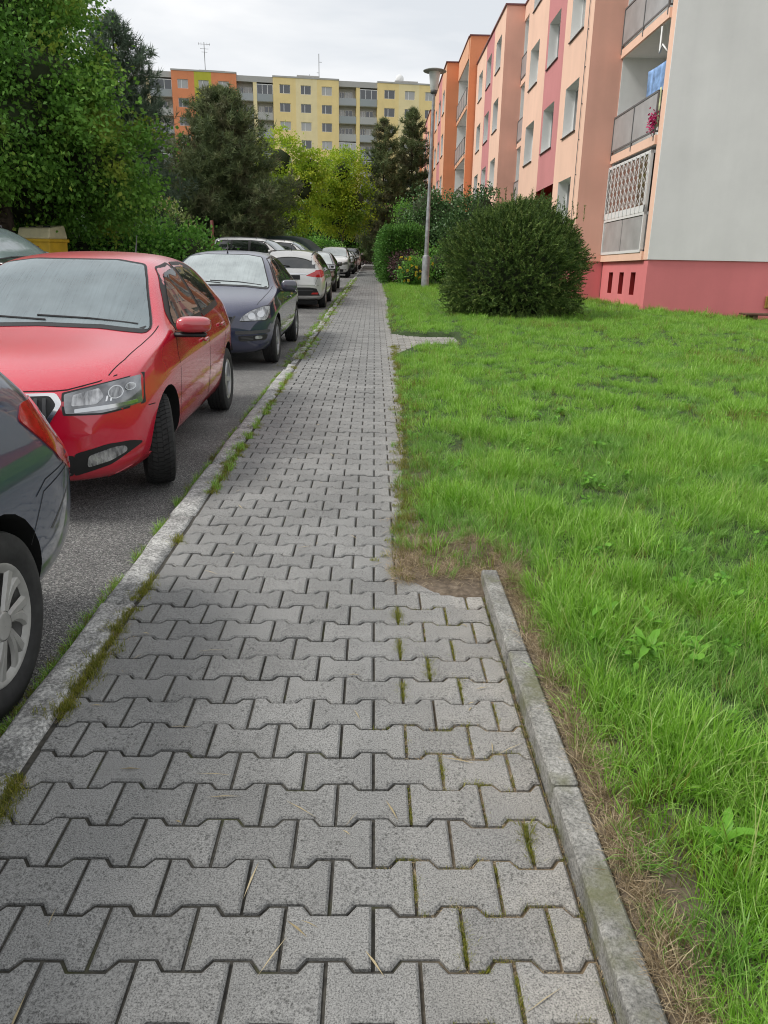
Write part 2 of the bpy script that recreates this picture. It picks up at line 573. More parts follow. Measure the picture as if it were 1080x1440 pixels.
shared = {}
far_v, far_f = [], []
n_parts = 0
for n in range(-5, 745):
    Yc = PY0 + ROW * n
    off = PX0 + (0.1 if n % 2 else 0.0)
    xm = pave_max(Yc)
    if Yc >= 2.99 and not (11.1 < Yc < 13.95): xm += 0.05 * float(vnoise(0.3, Yc, 0.5))
    k = math.floor((PAVE_MIN - off) / 0.2)
    while off + 0.2 * k < xm - 0.02:
        cx = off + 0.2 * k + 0.1
        k += 1
        poly = OUT; key = 'full'
        if cx - 0.1 < PAVE_MIN:
            if cx + 0.1 - PAVE_MIN < 0.025: continue
            poly = clip_x(poly, PAVE_MIN - cx, False); key = 'l%.3f' % (PAVE_MIN - cx)
        if cx + 0.1 > xm:
            poly = clip_x(poly, xm - cx, True); key += 'r%.3f' % (xm - cx)
        dz = random.gauss(0, 0.0014)
        tx, ty = random.gauss(0, 0.009), random.gauss(0, 0.008)
        if n >= -2 and n_parts < 300:
            if key not in shared:
                vs, fs = paver_geo(poly)
                me = bpy.data.meshes.new('paver'); me.from_pydata(vs, [], fs); me.materials.append(PAVER)
                shared[key] = me
            o = obj('paver', shared[key], pavement, (cx, Yc, dz))
            o.rotation_euler = (tx, ty, random.gauss(0, 0.004))
            n_parts += 1
        elif Yc < 26:
            vs, fs = paver_geo(poly, False)
            b0 = len(far_v)
            far_v += [(cx + x, Yc + y, z + dz + y * tx - x * ty) for x, y, z in vs]
            far_f += [tuple(b0 + i for i in f) for f in fs]
        else:
            q = inset(poly, 0.006)
            b0 = len(far_v)
            far_v += [(cx + x, Yc + y, dz) for x, y in q]
            far_f.append(tuple(range(b0, b0 + len(q))))
me = bpy.data.meshes.new('distant_pavers'); me.from_pydata(far_v, [], far_f); me.materials.append(PAVER)
tag(obj('distant_pavers', me, pavement), kind='stuff')

# ------------------------------------------------------------------ granite kerb and lawn edging
kerb = obj('kerb', None); tag(kerb, kind='structure')
def rough_stone(w, l, h, amp, seed, cut=3):
    bm = bmesh.new()
    bmesh.ops.create_cube(bm, size=1.0)
    bmesh.ops.subdivide_edges(bm, edges=bm.edges, cuts=cut, use_grid_fill=True)
    rr = random.Random(seed)
    for v in bm.verts:
        v.co.x *= w; v.co.y *= l; v.co.z *= h
        ex = abs(v.co.x) > w * .49; ey = abs(v.co.y) > l * .49; ez = v.co.z > h * .49
        if ez and (ex or ey):
            v.co.z -= amp * (0.5 + rr.random()); v.co.x *= 1 - amp * 1.2 / w; v.co.y *= 1 - amp * 1.2 / l
        v.co += Vector((rr.uniform(-1, 1), rr.uniform(-1, 1), rr.uniform(-.7, .7))) * amp * 0.35
    for f in bm.faces: f.smooth = True
    me = bpy.data.meshes.new('kerb_stone'); bm.to_mesh(me); bm.free()
    me.materials.append(GRAN)
    return me
y = -0.42; i = 0
while y < 108:
    if y < 9.0: l, gap, amp = 1.09, 0.012, 0.012
    elif y < 26: l, gap, amp = random.uniform(0.26, 0.62), random.uniform(0.03, 0.16), 0.026
    else: l, gap, amp = random.uniform(0.7, 1.5), random.uniform(0.02, 0.2), 0.018
    jx = 0 if y < 9 else random.uniform(-0.02, 0.02)
    o = obj('kerb_stone', rough_stone(0.145, l, 0.26, amp, i, 5 if y < 9 else 3), kerb, (-1.066 + jx, y + l / 2, -0.122 + (0 if y < 9 else random.uniform(-0.03, 0.005))))
    o.rotation_euler = (random.gauss(0, .004), random.gauss(0, .015), random.gauss(0, 0.004 if y < 9 else 0.03))
    y += l + gap; i += 1

edging = thing('lawn_edging', 'raised concrete edging strip between the near paving and the grass', 'edging', (0.54, 0.2, 0))
for k in range(4):
    y0 = 0.22 + 0.725 * k
    m_ = MB().box(-0.036, 0.036, 0, 0.718, -0.15, 0.066)
    o = m_.build('edging_slab', EDGEC, edging, bevel=0.007)
    o.location = (random.uniform(-.002, .002), y0 - 0.2, random.uniform(-.003, .003))
    o.rotation_euler = (0, R(random.uniform(-1.2, 1.2)), random.uniform(-.004, .004))

# ------------------------------------------------------------------ lawn
def side_path(x, y): return 11.1 < y < 13.95 and x < pave_max(y) - .02
def lawn_z(x, y):
    if y < 2.988:
        z = 0.045 + 0.03 * min(1, max(0, x - 0.58) / 0.5)
    else:
        u = x - grass_edge(y)
        z = 0.008 + 0.055 * min(1, max(0, u) / 0.35)
        if y < 3.4 and x < .6: z = 0.010 + .02 * (y - 2.99)
    z += 0.018 * float(vnoise(x, y, 0.8)) * min(1, max(0, x - 0.6))
    if x > 7: z -= 0.065 * (x - 7)
    if side_path(x, y): z = -0.03
    return z
def soil_front(x): return 2.945 + .30 * (max(0, .40 - x) / .28) ** 1.4
us = np.concatenate([np.linspace(0, .44, 6), np.linspace(.462, 1.6, 14), np.linspace(1.8, 6, 22), np.linspace(6.5, 26, 24)])
ys = np.concatenate([np.linspace(-1, 2.935, 24), np.linspace(2.992, 11.05, 56), np.linspace(11.12, 12.1, 12), np.linspace(12.19, 13.95, 20), np.linspace(14.0, 30, 60), np.linspace(31, 110, 60)])
V = []
for y in ys:
    x0 = grass_edge(max(y, 3.0))
    first = 2.98 < y < 3.0
    for u in us:
        if first and x0 + u < .56:
            V.append((x0 + u, soil_front(x0 + u) + .022 * float(vnoise(u * 9, 1.0)), .0045))
        elif 2.98 < y < 3.4 and x0 + u < .56: V.append((x0 + u, max(y, soil_front(x0 + u) + .03), lawn_z(x0 + u, y)))
        elif y < 2.988 and x0 + u < .57: V.append((x0 + u, y, -.05))
        else: V.append((x0 + u, y, lawn_z(x0 + u, y)))
nu = len(us)
F = [(j * nu + i, j * nu + i + 1, (j + 1) * nu + i + 1, (j + 1) * nu + i) for j in range(len(ys) - 1) for i in range(nu - 1)]
tag(obj('lawn', np_mesh('lawn', V, F, [SOIL], True)), kind='structure')

# ------------------------------------------------------------------ grass (tufts scattered as one mass)
def grass_mat(name, c0, c1, c2, rough=0.36, trans=0.42):
    return leafmat(name, [(0.0, c0), (0.5, c1), (1.0, c2)], rough, trans)
G1 = grass_mat('grass_bright', (0.14, 0.31, 0.022), (0.265, 0.52, 0.055), (0.50, 0.70, 0.22))
G2 = grass_mat('grass_deep', (0.10, 0.24, 0.028), (0.205, 0.43, 0.06), (0.40, 0.60, 0.19))
G3 = grass_mat('grass_yellow', (0.13, 0.16, 0.025), (0.23, 0.24, 0.045), (0.33, 0.29, 0.09))
G4 = grass_mat('grass_straw', (0.17, 0.12, 0.065), (0.32, 0.24, 0.14), (0.50, 0.41, 0.27), 0.7, 0.15)
GSTALK = grass_mat('grass_stalk', (0.26, 0.34, 0.09), (0.40, 0.46, 0.16), (0.56, 0.54, 0.27), .5, .25)
MOSS = grass_mat('kerb_moss', (0.11, 0.15, 0.014), (0.24, 0.26, 0.025), (0.38, 0.35, 0.07))

def tuft_mesh(name, n, lmin, lmax, wid, spread, lean, m, seed, segs=3, flat=0.0):
    rr = random.Random(seed)
    V, F = [], []
    for _ in range(n):
        a = rr.uniform(0, 2 * math.pi); rad = spread * math.sqrt(rr.random())
        b = Vector((rad * math.cos(a), rad * math.sin(a), 0))
        a2 = a + rr.gauss(0, 1.0)
        d = Vector((math.cos(a2), math.sin(a2), 0)); s = Vector((-d.y, d.x, 0))
        Ln = rr.uniform(lmin, lmax); ln = abs(rr.gauss(lean, lean * .5)) + flat
        w = wid * rr.uniform(.6, 1.3)
        tw = rr.uniform(-.8, .8)
        base = len(V); p = b.copy(); ang = rr.uniform(0.0, .25) + flat
        for k in range(segs + 1):
            t = k / segs
            ww = w * (1 - t ** 1.6) * (0.75 + 0.5 * t) if k < segs else 0
            sd = (s * math.cos(tw * t) + Vector((0, 0, 1)) * math.sin(tw * t) * .5)
            if k < segs:
                V += [tuple(p - sd * ww), tuple(p + sd * ww)]
            else:
                V.append(tuple(p))
            ang += ln / segs * (0.6 + t)
            p = p + (d * math.sin(min(ang, 2.0)) + Vector((0, 0, 1)) * math.cos(min(ang, 2.0))) * (Ln / segs)
        for k in range(segs - 1):
            q = base + 2 * k
            F += [(q, q + 1, q + 3), (q, q + 3, q + 2)]
        q = base + 2 * (segs - 1)
        F.append((q, q + 1, q + 2))
    me = np_mesh(name, V, F, [m], True)
    return me

def tuft_collection(name, meshes):
    c = bpy.data.collections.new(name)
    for i, me in enumerate(meshes):
        o = bpy.data.objects.new('%s_%02d' % (name, i), me)
        c.objects.link(o)
    return c

def scatter(name, P, idx, scl, coll, label, cat, rot=None, tilt=0.25):
    n = len(P)
    me = bpy.data.meshes.new(name)
    me.vertices.add(n); me.vertices.foreach_set('co', np.asarray(P, dtype=np.float32).ravel())
    a = me.attributes.new('pick', 'INT', 'POINT'); a.data.foreach_set('value', np.asarray(idx, dtype=np.int32))
    a = me.attributes.new('size', 'FLOAT', 'POINT'); a.data.foreach_set('value', np.asarray(scl, dtype=np.float32))
    e = np.zeros((n, 3), dtype=np.float32)
    e[:, 0] = rng.normal(0, tilt, n); e[:, 1] = rng.normal(0, tilt, n); e[:, 2] = rng.uniform(0, 6.283, n)
    a = me.attributes.new('turn', 'FLOAT_VECTOR', 'POINT'); a.data.foreach_set('vector', e.ravel())
    o = obj(name, me)
    g = bpy.data.node_groups.new(name, 'GeometryNodeTree')
    g.interface.new_socket('Geometry', in_out='INPUT', socket_type='NodeSocketGeometry')
    g.interface.new_socket('Geometry', in_out='OUTPUT', socket_type='NodeSocketGeometry')
    gi, go = g.nodes.new('NodeGroupInput'), g.nodes.new('NodeGroupOutput')
    ci = g.nodes.new('GeometryNodeCollectionInfo'); ci.inputs['Collection'].default_value = coll
    ci.inputs['Separate Children'].default_value = True; ci.inputs['Reset Children'].default_value = True
    ip = g.nodes.new('GeometryNodeInstanceOnPoints'); ip.inputs['Pick Instance'].default_value = True
    def at(nm, ty):
        q = g.nodes.new('GeometryNodeInputNamedAttribute'); q.data_type = ty; q.inputs['Name'].default_value = nm
        return q.outputs['Attribute']
    er = g.nodes.new('FunctionNodeEulerToRotation')
    l = g.links.new
    l(gi.outputs[0], ip.inputs['Points']); l(ci.outputs[0], ip.inputs['Instance'])
    l(at('pick', 'INT'), ip.inputs['Instance Index']); l(at('size', 'FLOAT'), ip.inputs['Scale'])
    l(at('turn', 'FLOAT_VECTOR'), er.inputs[0]); l(er.outputs[0], ip.inputs['Rotation'])
    l(ip.outputs[0], go.inputs[0])
    md = o.modifiers.new('scatter', 'NODES'); md.node_group = g
    return tag(o, label, cat, kind='stuff')

gc = tuft_collection('grass_tufts', [
    tuft_mesh('tuft', 30, .09, .20, .0026, .055, .9, G1, 1),
    tuft_mesh('tuft', 26, .10, .24, .0030, .06, 1.1, G1, 2),
    tuft_mesh('tuft', 30, .08, .18, .0024, .05, .8, G2, 3),
    tuft_mesh('tuft', 24, .12, .26, .0034, .06, 1.2, G2, 4),
    tuft_mesh('tuft', 24, .07, .17, .0022, .05, 1.0, G3, 5),
    tuft_mesh('tuft', 18, .06, .16, .0018, .07, .9, G4, 6, 3, .7),
    tuft_mesh('tuft', 40, .07, .15, .0034, .09, .8, G1, 8),
    tuft_mesh('tuft', 40, .07, .16, .0034, .09, .9, G2, 9),
    tuft_mesh('tuft', 5, .20, .34, .0016, .06, .5, GSTALK, 10, 4),
    tuft_mesh('tuft', 34, .06, .15, .0030, .10, .9, G3, 12),
])
P, I, S = [], [], []
def strip(y0, y1, dens, wide, smul):
    xr = 0.62 * y1 + 1.3
    n = int((y1 - y0) * xr * dens)
    ys_ = rng.uniform(y0, y1, n); xs_ = rng.uniform(0.05, xr, n)
    pn = vnoise(xs_, ys_, .38, 3); pn2 = vnoise(xs_, ys_, .15, 5); pn3 = vnoise(xs_, ys_, 1.7, 1)
    u = rng.random(n)
    for x, y, a, b, c, r_ in zip(xs_, ys_, pn, pn2, pn3, u):
        if x > 0.60 * y + 1.0 or side_path(x - 0.05, y) or side_path(x - .05, y + .15): continue
        if y < 3.08:
            e = 0.628 + 0.03 * b + 0.03 * a
            if x < 0.60: continue
            if x < e:
                if r_ < 0.10: P.append((x, y, lawn_z(x, y))); I.append(5); S.append(.45)
                continue
        elif y < 3.45 and x < 0.75:
            # worn bald corner at the end of the edging
            if x < grass_edge(y) - .02 or r_ > 0.25 + 1.3 * max(0, y - 3.1) + .9 * max(0, x - .35): continue
            P.append((x, y, lawn_z(x, y))); I.append(5 if r_ < .16 else random.choice((4, 4, 2, 0))); S.append(random.uniform(.4, .75)); continue
        else:
            e = grass_edge(y) + 0.03 * b + 0.06 * a - .02
            if x < e: continue
        d = x - e
        k = (6 if a + .5 * b > -0.1 else 7) if wide else ((0 if b > 0 else 1) if a + .35 * c > -0.12 else (2 if b > 0 else 3))
        if r_ < 0.07 or (y < 9 and d < 0.20 and r_ < (0.5 if y > 3.08 else .25) - d) or (y > 9 and d < .15 and r_ < .35): k = 4
        if y > 6 and k == 4: k = 9
        if y < 16 and .93 < r_ < (.975 if y < 6 else .96): k = 8
        if y > 3.5 and c > .62 and b > -.1 and r_ < .55: k = 9 if y > 6 else 4
        if r_ > 0.985 or (y < 7 and d < 0.06 and r_ > 0.72): k = 5
        hs = 0.75 + 0.33 * a + 0.30 * b + 0.14 * c
        if d < 0.12: hs *= 0.75 + 2 * d
        P.append((x, y, lawn_z(x, y) - 0.004)); I.append(k); S.append(max(.3, hs) * smul * random.uniform(.75, 1.2))
strip(0.55, 3.08, 800, False, .82)
strip(3.08, 6.0, 520, False, .82)
strip(6.0, 11.0, 185, True, .85)
strip(11.0, 19.0, 90, True, .95)
strip(19.0, 34.0, 40, True, 1.3)
scatter('lawn_grass', P, I, S, gc, 'long bright green grass covering the lawn right of the pavement', 'grass')

# straw litter along the edging
P, I, S = [], [], []
for _ in range(1700):
    y = random.uniform(0.7, 3.6)
    if random.random() < .35: y = random.uniform(2.96, 3.5)
    x = random.gauss(0.625, 0.025) if y < 3.0 else random.uniform(0.12, 0.7)
    if y < 3.1 and x < .585: continue
    P.append((x, y, lawn_z(x, y) + 0.002)); I.append(5); S.append(random.uniform(.25, .55))
scatter('straw_litter', P, I, S, gc, 'dry brown straw lying on the bare soil beside the edging', 'straw', tilt=0.5)

# moss and weeds along the kerb and in the joints
mc = tuft_collection('moss_tufts', [
    tuft_mesh('tuft', 34, .012, .035, .0016, .03, .9, MOSS, 21, 2),
    tuft_mesh('tuft', 30, .02, .055, .0018, .035, .9, MOSS, 22, 2),
    tuft_mesh('tuft', 26, .04, .10, .002, .03, .9, G1, 23, 3),
    tuft_mesh('tuft', 16, .015, .04, .0016, .03, 1.0, G4, 24, 2, .5),
    tuft_mesh('tuft', 26, .03, .08, .002, .035, .9, G3, 25, 3),
])
P, I, S = [], [], []
for _ in range(8000):
    y = 0.8 + 42 * random.random() ** 1.7
    c = float(vnoise(1.0, y, .7, 2)) + float(vnoise(4.0, y, .17, 4)) * .7
    if random.random() < 0.5:                       # between kerb and pavers
        x = -0.99 + random.gauss(0, 0.022 if y < 10 else 0.06)
        if c < (-0.05 if y < 10 else -0.1): continue
        k = random.choice((0, 0, 0, 1, 3, 4, 2 if y > 4 else 0)); s = random.uniform(.4, .85)
        if y > 9: s *= .9
    else:                                           # gutter side
        x = -1.165 + random.gauss(0, 0.02 if y < 10 else .05) - (0 if y < 9 else .02)
        if c < (-0.15 if y < 10 else -0.3): continue
        k = random.choice((1, 2, 2, 4, 4)); s = random.uniform(.4, .85) * (1.0 if y < 9 else .8)
    P.append((x, y, -0.004 if x > -1.1 else ROAD_Z - .01)); I.append(k); S.append(s)
for n in range(-2, 13):                             # filled joints at the right
    Yc = PY0 + ROW * n; off = PX0 + (0.1 if n % 2 else 0)
    for j in range(-6, 3):
        x = off + .2 * j
        if x > .49: continue
        pr = (1.0 if x > 0.28 else 0.75 if x > 0.1 else 0.0)
        if random.random() > pr: continue
        q = random.random()
        for _ in range(int(34 * (0.5 + q))):
            P.append((x + random.gauss(0, .003), Yc + random.uniform(-.06, .06), -0.012)); I.append(random.choice((0, 0, 3, 3, 1 if q > .5 else 3, 4 if q > .7 else 3))); S.append(random.uniform(.3, .55) + (.12 if q > .75 else 0))
        if x > .05 and random.random() < .85:        # along the wavy joint
            for _ in range(16):
                xx = x + random.uniform(-.1, .1)
                P.append((min(.49, xx), Yc + .07 + (.013 if abs(xx - x) < .05 else -.013), -.01)); I.append(random.choice((3, 0, 3))); S.append(random.uniform(.3, .6))
for _ in range(220):                                # base of the edging
    y = random.uniform(0.9, 3.1)
    P.append((0.497 + random.gauss(0, .004), y, -.008)); I.append(random.choice((3, 0, 3, 4))); S.append(random.uniform(.2, .45))
for _ in range(600):                                # creeping over the lawn edge
    y = random.uniform(3.1, 12); x = grass_edge(y) + random.gauss(0.0, .035)
    P.append((x, y, .003)); I.append(random.choice((3, 0, 4, 1))); S.append(random.uniform(.5, 1.0))
scatter('kerb_moss', P, I, S, mc, 'yellow green moss and weeds in the kerb gap and paving joints', 'moss', tilt=0.15)

# broad-leaved weeds standing in the lawn
WEED = leafmat('weed_leaf', [(0, (0.10, 0.29, 0.025)), (1, (0.19, 0.42, 0.045))], 0.45, 0.3)
def leaf_blade(L_, W_, seed, m=None, droop=.9, name='leaf'):
    rr = random.Random(seed); V, F = [], []
    ns = 7
    p = Vector((0, 0, 0)); a = rr.uniform(.35, .7)
    for k in range(ns + 1):
        t = k / ns
        w = W_ * (math.sin(math.pi * min(1, t * .93 + .07) ** .9) ** .8) * (1 + .16 * math.sin(t * 19))
        V += [(p.x, -w, p.z + w * .35), (p.x, 0, p.z), (p.x, w, p.z + w * .35)]
        p = p + Vector((math.sin(a), 0, math.cos(a))) * (L_ / ns); a += droop / ns * (1 + t)
    for k in range(ns):
        q = 3 * k
        F += [(q, q + 3, q + 4, q + 1), (q + 1, q + 4, q + 5, q + 2)]
    return np_mesh(name, V, F, [m or WEED], True)
wl = [leaf_blade(.17, .021, 1), leaf_blade(.14, .018, 2, droop=1.2), leaf_blade(.19, .024, 3, droop=1.4), leaf_blade(.12, .02, 4)]
weeds = [(0.93, 2.62, 1.0, 'broad leaved weed rosette nearest the far end of the edging'),
         (0.98, 2.33, 1.15, 'largest broad leaved weed clump beside the edging'),
         (1.16, 2.30, 1.0, 'broad leaved weed just right of the largest weed clump'),
         (0.83, 2.42, .85, 'small broad leaved weed closest to the edging strip'),
         (1.42, 1.72, .9, 'broad leaved weed in the grass near the right edge'),
         (0.86, 1.42, .9, 'dark broad leaf weed leaning over the bare soil'),
         (1.06, 2.52, .8, 'broad leaved weed directly behind the largest weed clump'),
         (1.30, 2.02, .8, 'small weed in the grass halfway to the right edge'),
         (1.62, 2.55, .9, 'lone broad leaved weed far right in the near grass'),
         (0.80, 2.02, .7, 'tiny broad leaved weed at the edge of the bare soil strip')]
for x, y, s, lab in weeds:
    w = thing('weed', lab, 'weed', (x, y, lawn_z(x, y)), random.uniform(0, 6), 'broad leaved weeds in the lawn')
    nl = 10
    for k in range(nl):
        o = obj('leaf', random.choice(wl), w, (0, 0, .004 * k))
        o.rotation_euler = (random.gauss(0, .15), random.gauss(0, .2), k * 2 * math.pi / nl + random.gauss(0, .25))
        o.scale = (s * random.uniform(.45, .7),) * 3
# clover and small herbs
cl = [leaf_blade(.05, .014, 10 + k, droop=1.0, name='herb') for k in range(3)]
bmv, bmf = [], []
P = []
def herb_mesh(seed):
    rr = random.Random(seed); V = []; F = []
    for _ in range(14):
        a = rr.uniform(0, 6.28); r0 = rr.uniform(0, .05); z = rr.uniform(.03, .09); s = rr.uniform(.012, .024)
        c = Vector((r0 * math.cos(a), r0 * math.sin(a), z)); b = len(V)
        nrm = Vector((rr.gauss(0, .35), rr.gauss(0, .35), 1)).normalized(); u = nrm.orthogonal().normalized(); v = nrm.cross(u)
        for k in range(7): V.append(tuple(c + (u * math.cos(k * .898) + v * math.sin(k * .898)) * s * rr.uniform(.8, 1.1)))
        F += [(b, b + k, b + k + 1) for k in range(1, 6)]
    return np_mesh('herb', V, F, [WEED], True)
hc = tuft_collection('herb_tufts', [herb_mesh(1), herb_mesh(2), herb_mesh(3)])
I, S = [], []
for _ in range(700):
    y = random.uniform(1.5, 7); x = random.uniform(.72, .6 * y + .9)
    if y > 3.1: x = random.uniform(grass_edge(y) + .05, .6 * y + .9)
    if y < 4.2 and x < .85: continue
    if float(vnoise(x, y, .35, 8)) < .15: continue
    P.append((x, y, lawn_z(x, y))); I.append(random.randrange(3)); S.append(random.uniform(.4, .75))
scatter('clover', P, I, S, hc, 'small round leaved clover growing among the near grass', 'clover')
# fallen twigs and dry leaves on the paving
DRY = leafmat('dry_leaf', [(0, (0.30, 0.24, 0.13)), (1, (0.5, 0.42, 0.27))], .8, .1)
V, F = [], []
for _ in range(70):
    y = 0.95 + 6 * random.random() ** 2; x = random.uniform(-.95, .45 if y < 3 else .15)
    L_ = random.uniform(.01, .06); a = random.uniform(0, 3.14); w = random.uniform(.0008, .003)
    dx, dy = math.cos(a) * L_, math.sin(a) * L_; b = len(V)
    V += [(x - dx, y - dy, .004), (x + dy * w / L_, y - dx * w / L_, .007), (x + dx, y + dy, .003), (x - dy * w / L_, y + dx * w / L_, .006)]
    F.append((b, b + 1, b + 2, b + 3))
tag(obj('leaf_litter', np_mesh('leaf_litter', V, F, [DRY])), 'tiny dry straws and leaf scraps lying on the paving', 'litter', kind='stuff')
# ------------------------------------------------------------------ apartment blocks
def render_mat(name, col, var=.06):
    m, t, b = nmat(name)
    v = gvec(t)
    f = noise(t, v, .55, 5, .6)
    lo = tuple(c * (1 - var) for c in col); hi = tuple(min(1, c * (1 + var)) for c in col)
    c = ramp(t, [(.3, lo), (.7, hi)], f).outputs[0]
    st = noise(t, gvec(t, (2.2, 2.2, .16)), 1.0, 4)                       # faint rain streaks
    c = mixc(t, 1.0, c, ramp(t, [(.3, (.965, .965, .965)), (.6, (1.01, 1.01, 1.01))], st).outputs[0], 'MULTIPLY')
    t.links.new(c, b.inputs['Base Color'])
    b.inputs['Roughness'].default_value = .92
    b.inputs['Specular IOR Level'].default_value = .2
    bump(t, b, noise(t, v, 140, 2), .25, .004)
    return m
PEACH = render_mat('render_peach', (0.86, 0.57, 0.435))
SALMON = render_mat('render_salmon', (0.82, 0.45, 0.35))
PINK = render_mat('render_pink', (0.60, 0.25, 0.25))
PLINTH = render_mat('render_plinth', (0.72, 0.22, 0.225))
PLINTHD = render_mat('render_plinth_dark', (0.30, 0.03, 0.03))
WHITER = render_mat('render_grey_white', (0.80, 0.775, 0.755))
WHITEB = render_mat('render_white', (0.82, 0.82, 0.80))
ORANGE = render_mat('render_orange', (0.74, 0.28, 0.14))
ORPEACH = render_mat('render_orange_peach', (0.76, 0.42, 0.27))
YELLOW = render_mat('render_yellow', (0.86, 0.68, 0.33))
YELLOW2 = render_mat('render_pale_yellow', (0.86, 0.73, 0.43))
OLIVE = render_mat('render_olive', (0.52, 0.50, 0.07))
FARGREY = render_mat('render_far_grey', (0.55, 0.545, 0.52))
COPING = simple('coping_metal', (0.16, 0.05, 0.05), .5)
COPINGG = simple('coping_grey', (0.42, 0.41, 0.39), .6)
PVC = simple('window_frame_white', (0.76, 0.76, 0.75), .35)
SILL = simple('window_sill_brown', (0.06, 0.035, 0.03), .5)
PANE = glassm('window_glass', (0.03, 0.035, 0.04), .03, 1.0)
CURT = glassm('window_curtained', (0.36, 0.36, 0.35), .12, 1.0)
RAILM = simple('rail_metal', (0.16, 0.16, 0.16), .5, .3)
RAILP = simple('balcony_panel', (0.36, 0.36, 0.36), .3, 0, var=.15, vscale=2)
BROWNG = glassm('window_brown', (0.16, 0.10, 0.08), .1, 1.0)
WOODB = simple('brown_timber', (0.10, 0.055, 0.03), .8, var=.4, vscale=9)

def holes_wall(mb, axis, c0, u0, u1, v0, v1, holes, depth, mi=0, mr=1):
    """wall in a plane with real openings and reveals. axis 'x': plane x=c0, u=y; axis 'y': plane y=c0, u=x; reveals go to c0+depth"""
    def P(u, v, d=0): return (c0 + d, u, v) if axis == 'x' else (u, c0 + d, v)
    us = sorted({u0, u1, *[h[0] for h in holes], *[h[1] for h in holes]})
    vs = sorted({v0, v1, *[h[2] for h in holes], *[h[3] for h in holes]})
    for a, b in zip(us[:-1], us[1:]):
        for p, q in zip(vs[:-1], vs[1:]):
            if any(h[0] - 1e-6 <= a and b <= h[1] + 1e-6 and h[2] - 1e-6 <= p and q <= h[3] + 1e-6 for h in holes): continue
            mb.quad(P(a, p), P(b, p), P(b, q), P(a, q), mi)
    for a, b, p, q in holes:
        mb.quad(P(a, p), P(a, q), P(a, q, depth), P(a, p, depth), mr)
        mb.quad(P(b, p), P(b, q), P(b, q, depth), P(b, p, depth), mr)
        mb.quad(P(a, q), P(b, q), P(b, q, depth), P(a, q, depth), mr)
        mb.quad(P(a, p), P(b, p), P(b, p, depth), P(a, p, depth), mr)

def flat_wall(o):            # recalc normals on open sheets is unreliable; double-sided shading hides it
    return o

WMESH = {}
def window_set(parent, axis, c0, u0, u1, v0, v1, depth, split=.42, curtain=False, sillm=None, sill=True):
    """one window: frame (part) with panes and sill as sub-parts, local origin at the lower corner of the opening"""
    w, h = u1 - u0, v1 - v0
    key = (axis, round(w, 3), round(h, 3), round(depth, 3), split, sill)
    if key not in WMESH:
        def B(mb, a, b, d0, d1, p, q):
            if axis == 'x': mb.box(d0, d1, a, b, p, q)
            else: mb.box(a, b, d0, d1, p, q)
        f = MB(); t = .065; d0, d1 = depth - .01, depth + .06
        B(f, 0, w, d0, d1, 0, t); B(f, 0, w, d0, d1, h - t, h); B(f, 0, t, d0, d1, t, h - t); B(f, w - t, w, d0, d1, t, h - t)
        s = w * split
        B(f, s - .05, s + .05, d0 - .006, d1, t, h - t)
        fo = f.build('window', PVC); fm = fo.data; bpy.data.objects.remove(fo)
        pm = []
        for a, b in ((t, s - .05), (s + .05, w - t)):
            m = MB(); B(m, a, b, d0 + .025, d0 + .04, t, h - t)
            po = m.build('pane', PANE); pm.append(po.data); bpy.data.objects.remove(po)
        m = MB(); B(m, -.03, w + .03, -.05, depth, -.03, -.004)
        so = m.build('sill', SILL); sm = so.data; bpy.data.objects.remove(so)
        pc = []
        for q in pm:
            q2 = q.copy(); q2.materials.clear(); q2.materials.append(CURT); pc.append(q2)
        WMESH[key] = (fm, pm, sm, pc)
    fm, pm, sm, pc = WMESH[key]
    wdw = obj('window', fm, parent, (c0, u0, v0) if axis == 'x' else (u0, c0, v0))
    for k, q in enumerate(pc if curtain else pm): obj('pane', q, wdw)
    if sill: obj('sill', sm, wdw)
    return wdw

